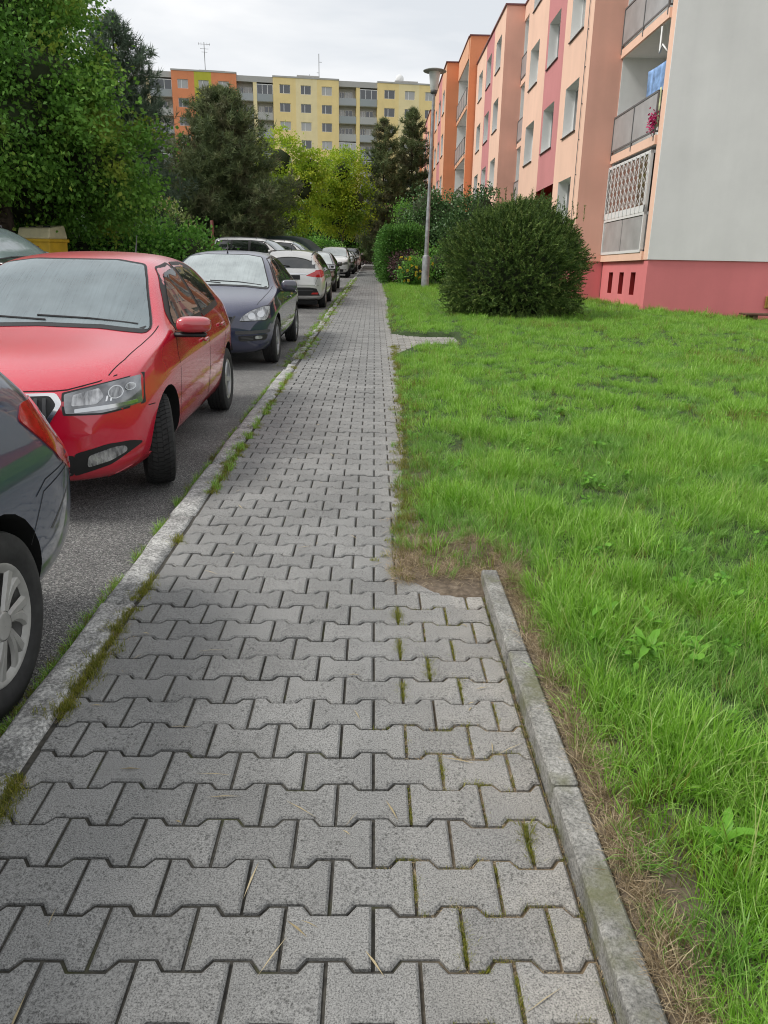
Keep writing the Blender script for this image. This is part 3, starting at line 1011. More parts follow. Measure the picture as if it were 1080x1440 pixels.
TILT = -0.026
def block(name, label, x_bay, x_log, y0, segs, cols, roof, entrance=None, gable=True, z_base=0.0, depth=11.5):
    """cols: bay front, stripe, side, gable, plinth. local origin = near foot of the building; x away from the path, y along it"""
    root = thing(name, label, 'apartment building', (x_log, y0, z_base))
    root.rotation_euler = (TILT, 0, 0)
    FRONT, STRIPE, SIDE, GAB, PLI = cols
    xb = x_bay - x_log
    FL = [1.36 + 2.8 * k for k in range(5)]
    back = 1.25
    yend = segs[-1][2] - y0
    # gable
    g = MB(); g.box(0, depth, 0, .03, 1.34, roof); g.build('gable_wall', GAB, root)
    g = MB(); g.box(0.002, .4, .032, .36, 1.34, roof - .01); g.build('corner_pier', FRONT, root)
    g = MB(); g.box(.03, depth, .045, .36, -1.2, 1.338); g.build('gable_plinth', PLI, root)
    g = MB(); g.box(back + .2, depth, .36, yend, -1.2, roof - .25); g.build('core', SIDE, root)
    g = MB(); g.box(-.06, depth + .05, -.05, .42, roof, roof + .07); g.build('gable_coping', COPING, root)
    for kind, a, b in segs:
        a -= y0; b -= y0
        if kind == 'L':
            a2 = max(a, .36)
            w = MB()
            hs = []
            if a < 1:
                hs = [(a2 + .55 + 1.02 * k, a2 + .95 + 1.02 * k, .42, 1.02) for k in range(3)]
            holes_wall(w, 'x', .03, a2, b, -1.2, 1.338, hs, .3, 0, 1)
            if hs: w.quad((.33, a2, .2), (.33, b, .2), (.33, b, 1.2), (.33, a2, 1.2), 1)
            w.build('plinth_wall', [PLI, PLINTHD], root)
            w = MB()
            dh = []
            for z in FL[:4]:
                dh += [(a2 + .5, a2 + 1.35, z + .1, z + 2.2), (a2 + 1.55, min(b - .3, a2 + 3.0), z + .95, z + 2.2)]
            holes_wall(w, 'x', back, a2, b, 1.34, roof, dh, .12)
            w.build('loggia_wall', [WHITEB, WHITEB], root)
            for i, z in enumerate(FL[:4]):
                window_set(root, 'x', back, a2 + .5, a2 + 1.35, z + .1, z + 2.2, .12, .5, sill=False)
                window_set(root, 'x', back, a2 + 1.55, min(b - .3, a2 + 3.0), z + .95, z + 2.2, .12, .5, curtain=i % 2 == 0, sill=False)
            for k, z in enumerate(FL):
                s = MB()
                s.box(-.06, .0, a2, b - .002, z - .03, z + .19, 0)
                s.box(.0, back + .1, a2, b - .002, z, z + .17, 1)
                s.build('balcony_slab', [FRONT, WHITEB], root)
            lw = MB(); lw.box(.42, back, a2 - .002, a2 + .02, 1.36, roof - .02); lw.build('loggia_side', WHITEB, root)
            lw = MB(); lw.box(.002, back, b - .03, b - .004, 1.36, roof - .02); lw.build('loggia_side', WHITEB, root)
            cp = MB(); cp.box(-.1, back + .3, a2 - .1, b, roof, roof + .07); cp.build('coping', COPING, root)
            tp = MB(); tp.box(-.05, back, a2, b, FL[4] + .17, roof); tp.build('attic_band', FRONT, root)
            segrail(root, a2, b, FL, a < 1)
        else:
            sx0, sx1 = a + 3.6, a + 6.5
            wins = [(a + 1.1, a + 2.8), (a + 4.45, a + 6.2), (a + 7.9, a + 9.6)]
            parts = [('wall_panel', a, sx0, FRONT, wins[0]), ('stripe_panel', sx0, sx1, STRIPE, wins[1]), ('wall_panel', sx1, b, FRONT, wins[2])]
            for nm, u0, u1, mt, wn_ in parts:
                hs = [(wn_[0], wn_[1], 2.43 + 2.8 * k, 3.90 + 2.8 * k) for k in range(4)]
                v0 = 1.34
                if nm == 'stripe_panel':
                    hs = hs[1:]; v0 = 3.95
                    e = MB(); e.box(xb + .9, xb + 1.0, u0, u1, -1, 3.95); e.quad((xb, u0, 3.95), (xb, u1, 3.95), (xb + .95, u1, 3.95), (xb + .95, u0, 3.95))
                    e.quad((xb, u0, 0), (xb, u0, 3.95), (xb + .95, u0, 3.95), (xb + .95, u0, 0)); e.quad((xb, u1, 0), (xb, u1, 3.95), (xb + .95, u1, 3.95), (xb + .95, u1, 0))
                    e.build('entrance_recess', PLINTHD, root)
                w = MB()
                holes_wall(w, 'x', xb, u0, u1, v0, roof, hs, .32)
                w.build(nm, [mt, WHITEB], root)
                for q, hh in enumerate(hs):
                    window_set(root, 'x', xb, *hh, .32, .42, curtain=(q * 7 + int(u0)) % 3 == 0)
                if nm != 'stripe_panel':
                    p = MB(); p.box(xb + .03, xb + .3, u0 + .03, u1 - .002, -1.2, 1.338); p.build('bay_plinth', PLI, root)
            for yy, s in ((a, 1), (b, -1)):
                w = MB(); w.box(xb + .002, back + .3, yy + (.002 if s > 0 else -.03), yy + (.03 if s > 0 else -.002), 1.341, roof - .002); w.build('bay_side_wall', SIDE, root)
                w = MB(); w.box(xb + .03, .03, yy + (.035 if s > 0 else -.06), yy + (.06 if s > 0 else -.035), -1.2, 1.338); w.build('bay_side_plinth', PLI, root)
            cp = MB(); cp.box(xb - .07, back + .3, a - .06, b + .06, roof, roof + .07); cp.build('coping', COPING, root)
            rf = MB(); rf.box(xb + .1, depth, a + .05, b - .05, roof - .3, roof - .12); rf.build('roof_deck', COPINGG, root)
    return root

def segrail(root, a, b, FL, near):
    for k in range(4):
        z = FL[k] + .19
        if k == 0 and near:
            glazed(root, a, b, z); continue
        r = MB()
        e0, e1 = a + .12, b - .02
        r.box(-.075, -.035, e0, e1, z + .99, z + 1.04); r.box(-.07, -.04, e0, e1, z + .08, z + .12)
        r.box(-.07, .35, e0, e0 + .03, z + .99, z + 1.04); r.box(-.07, .35, e0, e0 + .03, z + .08, z + .12)
        n = 2 if b - a < 5 else 4
        for i in range(n + 1):
            y = e0 + (e1 - e0) * i / n
            r.box(-.075, -.035, y - .022, y + .022, z - .12, z + 1.0)
        for i in range(6): r.box(-.03 + .06 * i, -.018 + .06 * i, e0, e0 + .012, z + .1, z + 1.0)
        ro = r.build('balcony_railing', RAILM, root)
        for i in range(n):
            y0_ = e0 + (e1 - e0) * i / n + .03; y1_ = e0 + (e1 - e0) * (i + 1) / n - .03
            MB().box(-.062, -.048, y0_, y1_, z + .13, z + .985).build('rail_panel', RAILP, ro)

def glazed(root, a, b, z):
    """ground-floor balcony closed in with white frames and a lattice grille"""
    e0, e1 = a + .12, b - .02
    f = MB()
    for zz in (z - .02, z + .92, z + 2.40): f.box(-.08, .0, e0, e1, zz, zz + .07)
    f.box(-.085, .0, e0, e1, z + .99, z + 1.16)
    for y in (e0, e1 - .06): f.box(-.085, .0, y, y + .06, z, z + 2.47)
    f.box(-.08, .5, e0, e0 + .06, z + 2.40, z + 2.47); f.box(-.08, .5, e0, e0 + .06, z + .92, z + .99)
    fo = f.build('glazing_frame', PVC, root)
    mid = (e0 + e1) / 2
    for y0_, y1_ in ((e0 + .06, mid - .02), (mid + .02, e1 - .06)):
        MB().box(-.06, -.03, y0_, y1_, z + .05, z + .90).build('rail_panel', RAILP, fo)
    MB().box(-.05, .4, e0 + .01, e0 + .04, z + .05, z + .90).build('rail_panel', RAILP, fo)
    MB().box(-.045, -.03, e0 + .06, e1 - .06, z + 1.16, z + 2.40).build('pane', BROWNG, fo)
    MB().box(-.04, .5, e0 + .02, e0 + .04, z + 1.0, z + 2.40).build('pane', SIDEG, fo)
    g = MB()
    n = 10
    for i in range(n + 1):
        y = e0 + .06 + (e1 - e0 - .12) * i / n
        g.box(-.105, -.09, y - .02, y + .02, z + 1.0, z + 2.45)
    dy = (e1 - e0 - .12) / n
    for i in range(n):
        y = e0 + .06 + dy * i
        for j in range(5):
            z0 = z + 1.16 + j * .25
            for s in (0, 1):
                p = [(-.096, y + (dy if s else 0), z0), (-.096, y + (0 if s else dy), z0 + .25)]
                g.tube(p, .005, 4, caps=False)
    g.build('lattice_grille', PVC, root)

b1 = block('apartment_building', 'long salmon and peach apartment block with pink plinth on the right', 6.2, 7.15, 20.5,
           [('L', 20.5, 24.6), ('B', 24.6, 35.1), ('L', 35.1, 41.4), ('B', 41.4, 52.15)], (PEACH, PINK, SALMON, WHITER, PLINTH), 13.2)
b2 = block('apartment_building', 'orange apartment block beyond the peach one, partly hidden by shrubs', 4.85, 5.72, 52.3,
           [('L', 52.3, 58.5), ('B', 58.5, 68.8), ('L', 68.8, 74.6), ('B', 74.6, 85.2), ('L', 85.2, 90), ('B', 90, 100)], (ORPEACH, PINK, ORANGE, ORANGE, PLINTH), 13.7, z_base=.25)

lc = MB().tube([(-.985, 4.55, 1.4), (-.985, 4.55, 13.2)], .011, 6)
for k in range(12): lc.box(-.99, -.945, 4.53, 4.57, 1.9 + k * .98, 1.93 + k * .98)
lc.build('lightning_conductor', RAILM, b1)
# things on the near balconies
lz = 4.16 + .19
def bl(p): return b1.matrix_basis @ Vector(p)
TOW1 = simple('towel_blue', (0.22, 0.36, 0.62), .9, var=.5, vscale=4)
TOW2 = simple('towel_pattern', (0.55, 0.58, 0.35), .9, var=.6, vscale=6)
MAGE = leafmat('magenta_petal', [(0, (.30, .01, .08)), (1, (.55, .03, .16))], .6, .2)
def cloth(name, label, p0, w, h, m, dirv, seed):
    rr = random.Random(seed); V, F = [], []
    nx, nz = 8, 8
    for j in range(nz + 1):
        for i in range(nx + 1):
            u, v = i / nx, j / nz
            V.append((p0[0] + .03 * math.sin(u * 7 + seed) * (v + .2), p0[1] + dirv * u * w, p0[2] - v * h - .02 * math.sin(u * 3.1)))
    F = [(j * 9 + i, j * 9 + i + 1, j * 9 + i + 10, j * 9 + i + 9) for j in range(nz) for i in range(nx)]
    o = obj(name, np_mesh(name, V, F, [m], True))
    sd = o.modifiers.new('t', 'SOLIDIFY'); sd.thickness = .012
    return tag(o, label, 'laundry')
q = bl((.12, .55, lz + 1.75)); cloth('bath_towel', 'blue and white towel drying on the second balcony above the plinth', q, 1.5, .75, TOW1, 1, 1)
q = bl((-.02, .42, lz + 1.1)); cloth('towel', 'patterned cloth hanging at the corner of the second balcony', q, .12, .9, TOW2, 1, 2)
pp = bl((0, .30, lz + 1.5))
ob = MB().tube([pp + Vector((.02, .1, .35)), pp + Vector((-.06, .3, .55)), pp + Vector((-.05, .5, .40)), pp + Vector((-.04, .55, 1.0))], .022, 8).build('bent_pole', PVC, None, True)
tag(ob, 'bent white pole sticking out beside the second balcony', 'pole')
V, F = [], []
for _ in range(160):
    p = bl((-.10, .55, lz + .35)) + Vector((random.gauss(0, .05), random.gauss(0, .09), random.gauss(0, .12)))
    a = Vector((random.gauss(0, 1), random.gauss(0, 1), random.gauss(0, 1))).normalized() * .035; b = a.orthogonal().normalized() * .03
    k = len(V); V += [p - a, p + b, p + a, p - b]; F.append((k, k + 1, k + 2, k + 3))
tag(obj('balcony_flowers', np_mesh('balcony_flowers', V, F, [MAGE])), 'small magenta flowers on the railing of the second balcony', 'flowers')
q = bl((-.15, 15.8, 9.76 + 1.1)); cloth('red_cloth', 'dark red cloth hanging high between the two peach bays', q, .8, .7, simple('cloth_red', (.30, .01, .03), .9), 1, 3)
m_ = MB().box(-.14, .14, -.05, 0, -.16, .16).box(-.11, .11, -.06, -.05, -.13, .13)
ob = m_.build('meter_box', simple('box_brass', (.34, .22, .05), .5, .2, var=.3), None, bevel=.01); ob.location = bl((3.42, .02, .32)); tag(ob, 'small yellowish box on the pink plinth at the right edge', 'box')
bn = thing('bench', 'low brown plank bench against the pink plinth at the right edge', 'bench', (10.5, 19.7, -.2))
for k in range(3): MB().box(-1.0, 1.0, -.2 + .15 * k, -.07 + .15 * k, .24, .28).build('seat_plank', WOODB, bn, bevel=.006)
for x in (-.75, .75): MB().box(x - .06, x + .06, -.17, .2, 0, .24).build('leg', WOODB, bn)

# ------------------------------------------------------------------ far block across the end of the street
far = thing('apartment_building', 'tall yellow and orange panel block across the end of the street', 'apartment building', (-34.61, 143.0, 0), R(8.5))
far.rotation_euler = (TILT, 0, R(8.5))
RT = 29.35
def farbay(u0, u1, cols, wins, y=0.0, top=RT):
    """cols: [(u0,u1,mat)]"""
    for a, b, mt in cols:
        hs = [(w0, w1, 26.9 - 2.87 * r, 28.3 - 2.87 * r) for r in range(7) for (w0, w1) in wins if w0 >= a and w1 <= b]
        w = MB(); holes_wall(w, 'y', y, a, b, -6, top, hs, .18); w.build('wall_panel', [mt, mt], far)
        for i, hh in enumerate(hs): window_set(far, 'y', y, *hh, .18, .38, curtain=(i * 5 + int(a)) % 3 == 0, sill=False)
    for uu in (u0, u1):
        MB().box(uu - .02 if uu == u1 else uu, uu if uu == u1 else uu + .02, y + .003, 3.0, -6, top - .01).build('bay_side_wall', cols[0][2], far)
    MB().box(u0 - .08, u1 + .08, y - .08, 4, top, top + .25).build('coping', COPINGG, far)
def farlog(u0, u1, ncol, y=0.35, top=RT - .1, pil=YELLOW2):
    MB().box(u0, u1, y + 1.5, y + 1.7, -6, top).build('loggia_wall', FARGREY, far)
    MB().box(u0, u1, y - .1, 4, top - .75, top + .15).build('attic_band', COPINGG, far)
    w = (u1 - u0) / ncol
    for i in range(1, ncol):
        MB().box(u0 + w * i - .32, u0 + w * i + .32, y - .05, y + 1.5, -6, top - .75).build('pillar', pil, far)
    for r in range(7):
        z = 25.75 - 2.87 * r
        MB().box(u0, u1, y, y + 1.5, z - .2, z).build('balcony_slab', FARGREY, far)
        for i in range(ncol):
            a, b = u0 + w * i + (.34 if i else .05), u0 + w * (i + 1) - (.34 if i < ncol - 1 else .05)
            MB().box(a, b, y - .08, y - .03, z - .12, z + 1.0).build('balcony_panel', FARP[(r + i) % 3], far)
            if (r * 3 + i) % 4 == 1:
                gf = MB()
                for k in range(4): gf.box(a + (b - a) * k / 3 - .04, a + (b - a) * k / 3 + .04, y - .05, y + .01, z + 1.0, z + 2.5)
                gf.box(a, b, y - .05, y + .01, z + 2.4, z + 2.5)
                go = gf.build('glazing_frame', PVC, far)
                MB().box(a, b, y - .02, y, z + 1.0, z + 2.4).build('pane', CURT if r % 2 else PANE, go)
            window_set(far, 'y', y + 1.38, a + .25, a + 1.1, z + .1, z + 2.2, .05, .5, sill=False, curtain=r % 2 == 1)
            window_set(far, 'y', y + 1.38, a + 1.25, min(b - .1, a + 2.6), z + .9, z + 2.2, .05, .5, sill=False, curtain=(r + i) % 3 == 0)
FARP = [simple('far_panel_a', (0.36, 0.38, 0.39), .35), simple('far_panel_b', (0.30, 0.33, 0.34), .35), simple('far_panel_c', (0.42, 0.42, 0.40), .35)]
farlog(-8, 0, 2)
farbay(0, 10.8, [(0, 3.75, ORANGE), (3.75, 6.6, OLIVE), (6.6, 10.8, ORANGE)], [(.95, 2.7), (4.45, 6.15), (7.75, 9.55)], top=RT + .2)
farlog(10.8, 17.0, 2)
farbay(17.0, 28.4, [(17.0, 20.9, YELLOW), (20.9, 24.6, YELLOW2), (24.6, 28.4, YELLOW)], [(18.1, 19.95), (21.75, 23.55), (25.4, 27.2)])
farlog(28.4, 35.3, 2, pil=YELLOW)
farbay(35.3, 46.5, [(35.3, 39.1, YELLOW), (39.1, 42.8, YELLOW2), (42.8, 46.5, YELLOW)], [(36.5, 38.4), (40.2, 42.0), (43.9, 45.7)])
farlog(46.5, 53, 2)
MB().box(-8, 53, 3.2, 14, -6, RT - .2).build('core', FARGREY, far)
for a, b in ((4.6, 8.8), (21.4, 25.2), (39.0, 43.0)):
    MB().box(a, b, 3, 7, RT, RT + 1.0).build('lift_house', FARGREY, far)
    MB().box(a - .1, b + .1, 2.9, 7.1, RT + 1.0, RT + 1.15).build('lift_house_roof', COPINGG, far)
an = MB().tube([(5.5, 4, RT), (5.5, 4, RT + 5.6)], .06, 6)
for z, w in ((5.3, 1.0), (4.6, .7), (4.1, .5)): an.tube([(5.5 - w, 4, RT + z), (5.5 + w, 4, RT + z)], .03, 5)
for x in (-.9, .9, -.5, .5): an.tube([(5.5 + x, 4, RT + 5.1), (5.5 + x, 4, RT + 5.55)], .025, 5)
an.build('roof_antenna', RAILM, far)
an = MB().tube([(25.3, 4, RT), (25.3, 4, RT + 4.9)], .06, 6).tube([(25.3, 4, RT + 3.6), (25.8, 4, RT + 3.6)], .04, 5).tube([(24.9, 4, RT + 1.9), (25.3, 4, RT + 1.9)], .04, 5).tube([(23.6, 4, RT), (23.6, 4, RT + 1.6)], .03, 5)
an.build('roof_antenna', RAILM, far)
d = MB().lathe([(.001, .0), (.35, .05), (.62, .18), (.75, .35)], 16, 'y', 0, (39.8, 3.0, RT + 1.5)).tube([(39.8, 3.2, RT + .8), (39.8, 3.2, RT + 1.5)], .06, 6)
d.build('roof_dish', PVC, far, True)

# ------------------------------------------------------------------ street furniture
GALV = simple('galvanised_steel', (0.30, 0.31, 0.32), .5, .35, var=.35, vscale=5)
OPAL = simple('opal_glass', (0.62, 0.64, 0.62), .3)
LAMPD = simple('lamp_dark', (0.10, 0.10, 0.10), .5)
DISH = simple('lamp_dish', (0.36, 0.37, 0.37), .45)
def street_lamp(x, y, H_, label, z=0.05):
    t = thing('street_lamp', label, 'street lamp', (x, y, z), 0, 'street lamps along the pavement')
    t.rotation_euler = (TILT, R(.8), 0)
    MB().lathe([(.155, -.2), (.155, .05), (.145, 1.15), (.13, 1.22), (.085, 1.24)], 20).build('base_sleeve', GALV, t, True, angle=.8)
    MB().lathe([(.082, 1.2), (.075, 3.0), (.06, 3.05), (.055, H_ - .78)], 16).build('pole', GALV, t, True, angle=.8)
    h = MB().lathe([(.05, H_ - .82), (.12, H_ - .78), (.13, H_ - .70), (.10, H_ - .66)], 20).build('collar', LAMPD, t, True)
    MB().lathe([(.11, H_ - .70), (.135, H_ - .66), (.205, H_ - .12), (.21, H_ - .08)], 24).build('lamp_glass', OPAL, t, True)
    MB().lathe([(.20, H_ - .10), (.42, H_ - .075), (.43, H_ - .055), (.34, H_ - .015), (.15, H_ + .03), (.001, H_ + .045)], 28).build('lamp_dish', DISH, t, True, angle=.9)
    return t
street_lamp(2.02, 31.0, 7.7, 'tall grey street lamp beside the round conifer bush')
street_lamp(2.12, 80.0, 7.75, 'far small street lamp above the clipped hedge')
YPL = simple('container_yellow', (0.62, 0.38, 0.02), .5, var=.15, vscale=4)
YLID = simple('container_lid_cream', (0.62, 0.56, 0.36), .5, var=.1)
t = thing('recycling_container', 'yellow recycling container with cream lid beside the shrubs', 'container', (-8.72, 21.0, .10), R(-14))
t.scale = (.64, .7, 1.0)
bd = MB()
w0, w1, d0, d1 = .62, .72, .50, .56
bd.add([(-w0, -d0, .18), (w0, -d0, .18), (w0, d0, .18), (-w0, d0, .18), (-w1, -d1, 1.42), (w1, -d1, 1.42), (w1, d1, 1.42), (-w1, d1, 1.42)], [(3, 2, 1, 0), (4, 5, 6, 7), (0, 1, 5, 4), (1, 2, 6, 5), (2, 3, 7, 6), (3, 0, 4, 7)])
bd.build('bin_body', YPL, t, bevel=.03)
MB().box(-w1 - .05, w1 + .05, -d1 - .05, d1 + .05, 1.38, 1.46).build('rim_band', YPL, t, bevel=.015)
ld = MB()
ld.add([(-w1 - .02, -d1 - .02, 1.465), (w1 + .02, -d1 - .02, 1.465), (w1 + .02, d1, 1.465), (-w1 - .02, d1, 1.465), (-w1, -d1 + .12, 1.72), (w1, -d1 + .12, 1.72), (w1, d1 - .1, 1.80), (-w1, d1 - .1, 1.80)], [(3, 2, 1, 0), (4, 5, 6, 7), (0, 1, 5, 4), (1, 2, 6, 5), (2, 3, 7, 6), (3, 0, 4, 7)])
lo = ld.build('lid', YLID, t, bevel=.03)
for x in (-.33, .33):
    MB().lathe([(.001, 0), (.11, 0), (.13, .012), (.13, -.02)], 20, 'z', 0, (x, -.1, 1.768)).build('inlet', BLACKP, lo, True)
STK = simple('sticker_white', (.6, .6, .55), .5, var=.5, vscale=22)
STR = simple('sticker_red', (.32, .06, .04), .5, var=.4, vscale=30)
MB().box(-.38, -.10, -.575, -.57, 1.0, 1.30).build('sticker', STK, t)
MB().box(.0, .24, -.575, -.57, 1.05, 1.28).build('sticker', STR, t)
MB().box(.03, .21, -.579, -.5755, 1.17, 1.20).build('sticker', STK, t)
for x in (-.5, .5):
    for y in (-.4, .4): MB().lathe([(.001, -.03), (.09, -.03), (.09, .03), (.001, .03)], 14, 'x', 0, (x, y, .09)).build('castor', BLACKP, t, True)
pst = MB().tube([(-6.5, 32, 0), (-6.5, 32, 2.45)], .06, 8)
tag(pst.build('metal_post', simple('rusty_red', (.13, .03, .02), .7, var=.3), None, True), 'thin rusty red post near the left white van', 'post')
# ------------------------------------------------------------------ vehicles
def paint(name, col, flake=0.0, dew=0.0, rough=0.32):
    m, t, b = nmat(name)
    v = gvec(t, kind='object')
    f = noise(t, v, 3.0, 5)
    lo = tuple(c * .9 for c in col)
    c = ramp(t, [(0.35, lo), (0.65, col)], f).outputs[0]
    # road film low on the body, pale speckle on upward faces: dew plus painted sky reflection
    sx = N(t, 'ShaderNodeSeparateXYZ'); t.links.new(v, sx.inputs[0])
    rz = N(t, 'ShaderNodeMapRange'); rz.inputs[1].default_value = 0.42; rz.inputs[2].default_value = 0.16; rz.inputs[4].default_value = 0.30
    t.links.new(sx.outputs[2], rz.inputs[0])
    c = mixc(t, rz.outputs[0], c, (0.16, 0.15, 0.13))
    b.inputs['Roughness'].default_value = rough
    if dew:
        sp = noise(t, v, 260, 2, .8)
        g = N(t, 'ShaderNodeNewGeometry'); nz = N(t, 'ShaderNodeSeparateXYZ'); t.links.new(g.outputs['Normal'], nz.inputs[0])
        up = N(t, 'ShaderNodeMapRange'); up.inputs[1].default_value = .55; up.inputs[2].default_value = .95; up.inputs[4].default_value = dew
        t.links.new(nz.outputs[2], up.inputs[0])
        sr = ramp(t, [(0.40, (0, 0, 0)), (0.62, (1, 1, 1))], sp).outputs[0]
        mu = N(t, 'ShaderNodeMath', operation='MULTIPLY'); t.links.new(up.outputs[0], mu.inputs[0]); t.links.new(sr, mu.inputs[1])
        c = mixc(t, mu.outputs[0], c, (0.85, 0.78, 0.80))
        rr = N(t, 'ShaderNodeMapRange'); rr.inputs[3].default_value = 0.04; rr.inputs[4].default_value = 0.28
        t.links.new(up.outputs[0], rr.inputs[0]); rr.inputs[2].default_value = max(dew, .01)
        t.links.new(rr.outputs[0], b.inputs['Coat Roughness'])
    t.links.new(c, b.inputs['Base Color'])
    b.inputs['Metallic'].default_value = flake
    b.inputs['Coat Weight'].default_value = 1.0
    b.inputs['Coat IOR'].default_value = 1.6
    if not dew: b.inputs['Coat Roughness'].default_value = 0.04
    return m

WSHIELD = glassm('windscreen_glass', (0.19, 0.235, 0.245), .10, 1.0, .08)
GRAYP = simple('grey_plastic', (0.06, 0.06, 0.063), .6, var=.2)
RUBBER = simple('tyre_rubber', (0.022, 0.022, 0.022), .85, var=.35, vscale=25, kind='object')
DARK = simple('wheel_well_black', (0.004, 0.004, 0.004), .95)
CHROME = simple('chrome_trim', (0.75, 0.75, 0.76), .12, 1.0)
ALLOY = simple('alloy_silver', (0.42, 0.42, 0.43), .35, .85, var=.15, kind='object')
HUBM = simple('hubcap_silver', (0.38, 0.375, 0.36), .45, .35, var=.2, vscale=12, kind='object')
DISCM = simple('brake_disc', (0.06, 0.055, 0.05), .6, .4)
PLATE = simple('plate_white', (0.6, 0.6, 0.58), .4)
PLATEK = simple('plate_black', (0.003, 0.003, 0.003), .6)
REDL = simple('tail_lamp_red', (0.48, 0.012, 0.014), .12, 0, var=.25, vscale=40, coat=1.0, kind='object')
def lampm():
    m, t, b = nmat('headlamp_glass')
    v = gvec(t, (1, 1, 1), 'object')
    vo = N(t, 'ShaderNodeTexVoronoi'); vo.inputs['Scale'].default_value = 15; t.links.new(v, vo.inputs['Vector'])
    wv = noise(t, gvec(t, (8, 34, 8), 'object'), 2.4, 3)
    c = ramp(t, [(.25, (.02, .02, .022)), (.5, (.30, .31, .32)), (.75, (.75, .76, .77))], wv).outputs[0]
    c = mixc(t, .5, c, ramp(t, [(0.1, (.8, .8, .82)), (.7, (.10, .10, .11))], vo.outputs['Distance']).outputs[0])
    t.links.new(c, b.inputs['Base Color'])
    b.inputs['Metallic'].default_value = .55
    b.inputs['Roughness'].default_value = .22
    b.inputs['Coat Weight'].default_value = 1.0
    bump(t, b, wv, .35, .02)
    return m
LAMP = lampm()
LAMPB = simple('headlamp_bezel', (.20, .205, .215), .12, .75, var=.5, vscale=9, coat=1.0, kind='object')
LAMPW = simple('headlamp_reflector', (.55, .56, .57), .12, 1.0, coat=1.0)
AMBER = simple('indicator_amber', (.6, .2, .02), .2, coat=1.0)

# stations: x from the front, underside z, underside half width, max half width, shoulder z, shoulder hw, rail z, rail hw, centre top z
HATCH = dict(L=4.0, W=.866, H=1.467, f0=(0.0, .61, .30, .70), r0=(4.0, .68, .36, .82), fb=.30, rb=.20, st=[
    (.05, .215, .66, .73, .68, .71, .72, .63, .745), (.15, .19, .72, .80, .755, .785, .795, .68, .815), (.38, .18, .77, .845, .83, .82, .865, .72, .89),
    (.80, .18, .79, .864, .895, .83, .92, .74, .955), (1.10, .18, .80, .866, .935, .82, .960, .735, 1.0), (1.26, .18, .80, .866, .95, .815, 1.035, .715, 1.085),
    (1.55, .18, .80, .866, .96, .815, 1.215, .675, 1.27), (1.85, .18, .80, .866, .965, .815, 1.345, .62, 1.41), (2.15, .18, .80, .866, .972, .815, 1.385, .60, 1.455),
    (2.60, .18, .80, .866, .98, .815, 1.385, .595, 1.467), (3.05, .18, .80, .866, .99, .81, 1.36, .585, 1.45), (3.45, .19, .79, .862, 1.0, .80, 1.31, .565, 1.405),
    (3.70, .20, .77, .85, 1.0, .785, 1.24, .56, 1.335), (3.82, .22, .75, .83, .985, .765, 1.09, .60, 1.14), (3.91, .24, .72, .80, .94, .74, .99, .62, 1.01), (3.97, .27, .70, .77, .86, .72, .90, .62, .92)])
WAGON = dict(HATCH, L=4.0, st=HATCH['st'][:10] + [
    (3.10, .18, .80, .866, .99, .815, 1.375, .59, 1.46), (3.55, .19, .80, .866, 1.0, .81, 1.345, .575, 1.435), (3.74, .20, .79, .86, 1.0, .80, 1.30, .57, 1.385),
    (3.85, .22, .77, .845, .985, .785, 1.14, .62, 1.17), (3.93, .24, .75, .82, .94, .76, .99, .64, 1.01), (3.975, .28, .72, .79, .86, .74, .90, .64, .92)])
SUV = dict(HATCH, f0=(0.0, .66, .34, .74), fb=.2, rb=.12, st=[
    (.05, .26, .70, .76, .72, .74, .77, .68, .80), (.15, .24, .75, .82, .81, .80, .86, .72, .885), (.38, .23, .79, .855, .90, .83, .935, .76, .96),
    (.80, .22, .80, .866, .945, .84, .97, .77, .995), (1.08, .22, .80, .866, .965, .835, .985, .765, 1.02), (1.22, .22, .80, .866, .97, .83, 1.05, .745, 1.10),
    (1.48, .22, .80, .866, .98, .83, 1.225, .71, 1.27), (1.74, .22, .80, .866, .985, .83, 1.345, .68, 1.40), (2.1, .22, .80, .866, .99, .83, 1.395, .665, 1.455),
    (2.60, .22, .80, .866, .995, .83, 1.40, .66, 1.467), (3.1, .22, .80, .866, 1.0, .83, 1.39, .655, 1.46), (3.55, .23, .80, .866, 1.01, .825, 1.36, .645, 1.435),
    (3.76, .24, .79, .86, 1.01, .81, 1.31, .64, 1.38), (3.87, .26, .77, .845, 1.0, .795, 1.12, .67, 1.15), (3.94, .28, .75, .82, .96, .77, 1.0, .68, 1.02), (3.98, .3, .72, .79, .88, .75, .92, .66, .94)])
VAN = dict(HATCH, f0=(0.0, .64, .32, .70), fb=.25, rb=.1, st=[
    (.05, .22, .68, .74, .66, .72, .70, .66, .73), (.15, .2, .74, .81, .74, .79, .79, .70, .81), (.35, .19, .78, .85, .82, .825, .86, .74, .885),
    (.62, .18, .80, .864, .89, .83, .92, .75, .95), (.82, .18, .80, .866, .915, .83, .955, .745, 1.0), (.98, .18, .80, .866, .925, .83, 1.05, .73, 1.10),
    (1.25, .18, .80, .866, .935, .83, 1.22, .71, 1.27), (1.50, .18, .80, .866, .94, .83, 1.345, .69, 1.39), (1.9, .18, .80, .866, .945, .83, 1.405, .68, 1.455),
    (2.60, .18, .80, .866, .95, .83, 1.415, .68, 1.467), (3.2, .18, .80, .866, .955, .83, 1.41, .68, 1.465), (3.65, .19, .80, .866, .96, .825, 1.39, .675, 1.45),
    (3.84, .20, .79, .86, .96, .82, 1.33, .67, 1.395), (3.92, .22, .77, .85, .95, .80, 1.12, .70, 1.15), (3.96, .24, .76, .83, .92, .78, .98, .70, 1.0), (3.985, .27, .74, .81, .85, .77, .90, .69, .92)])
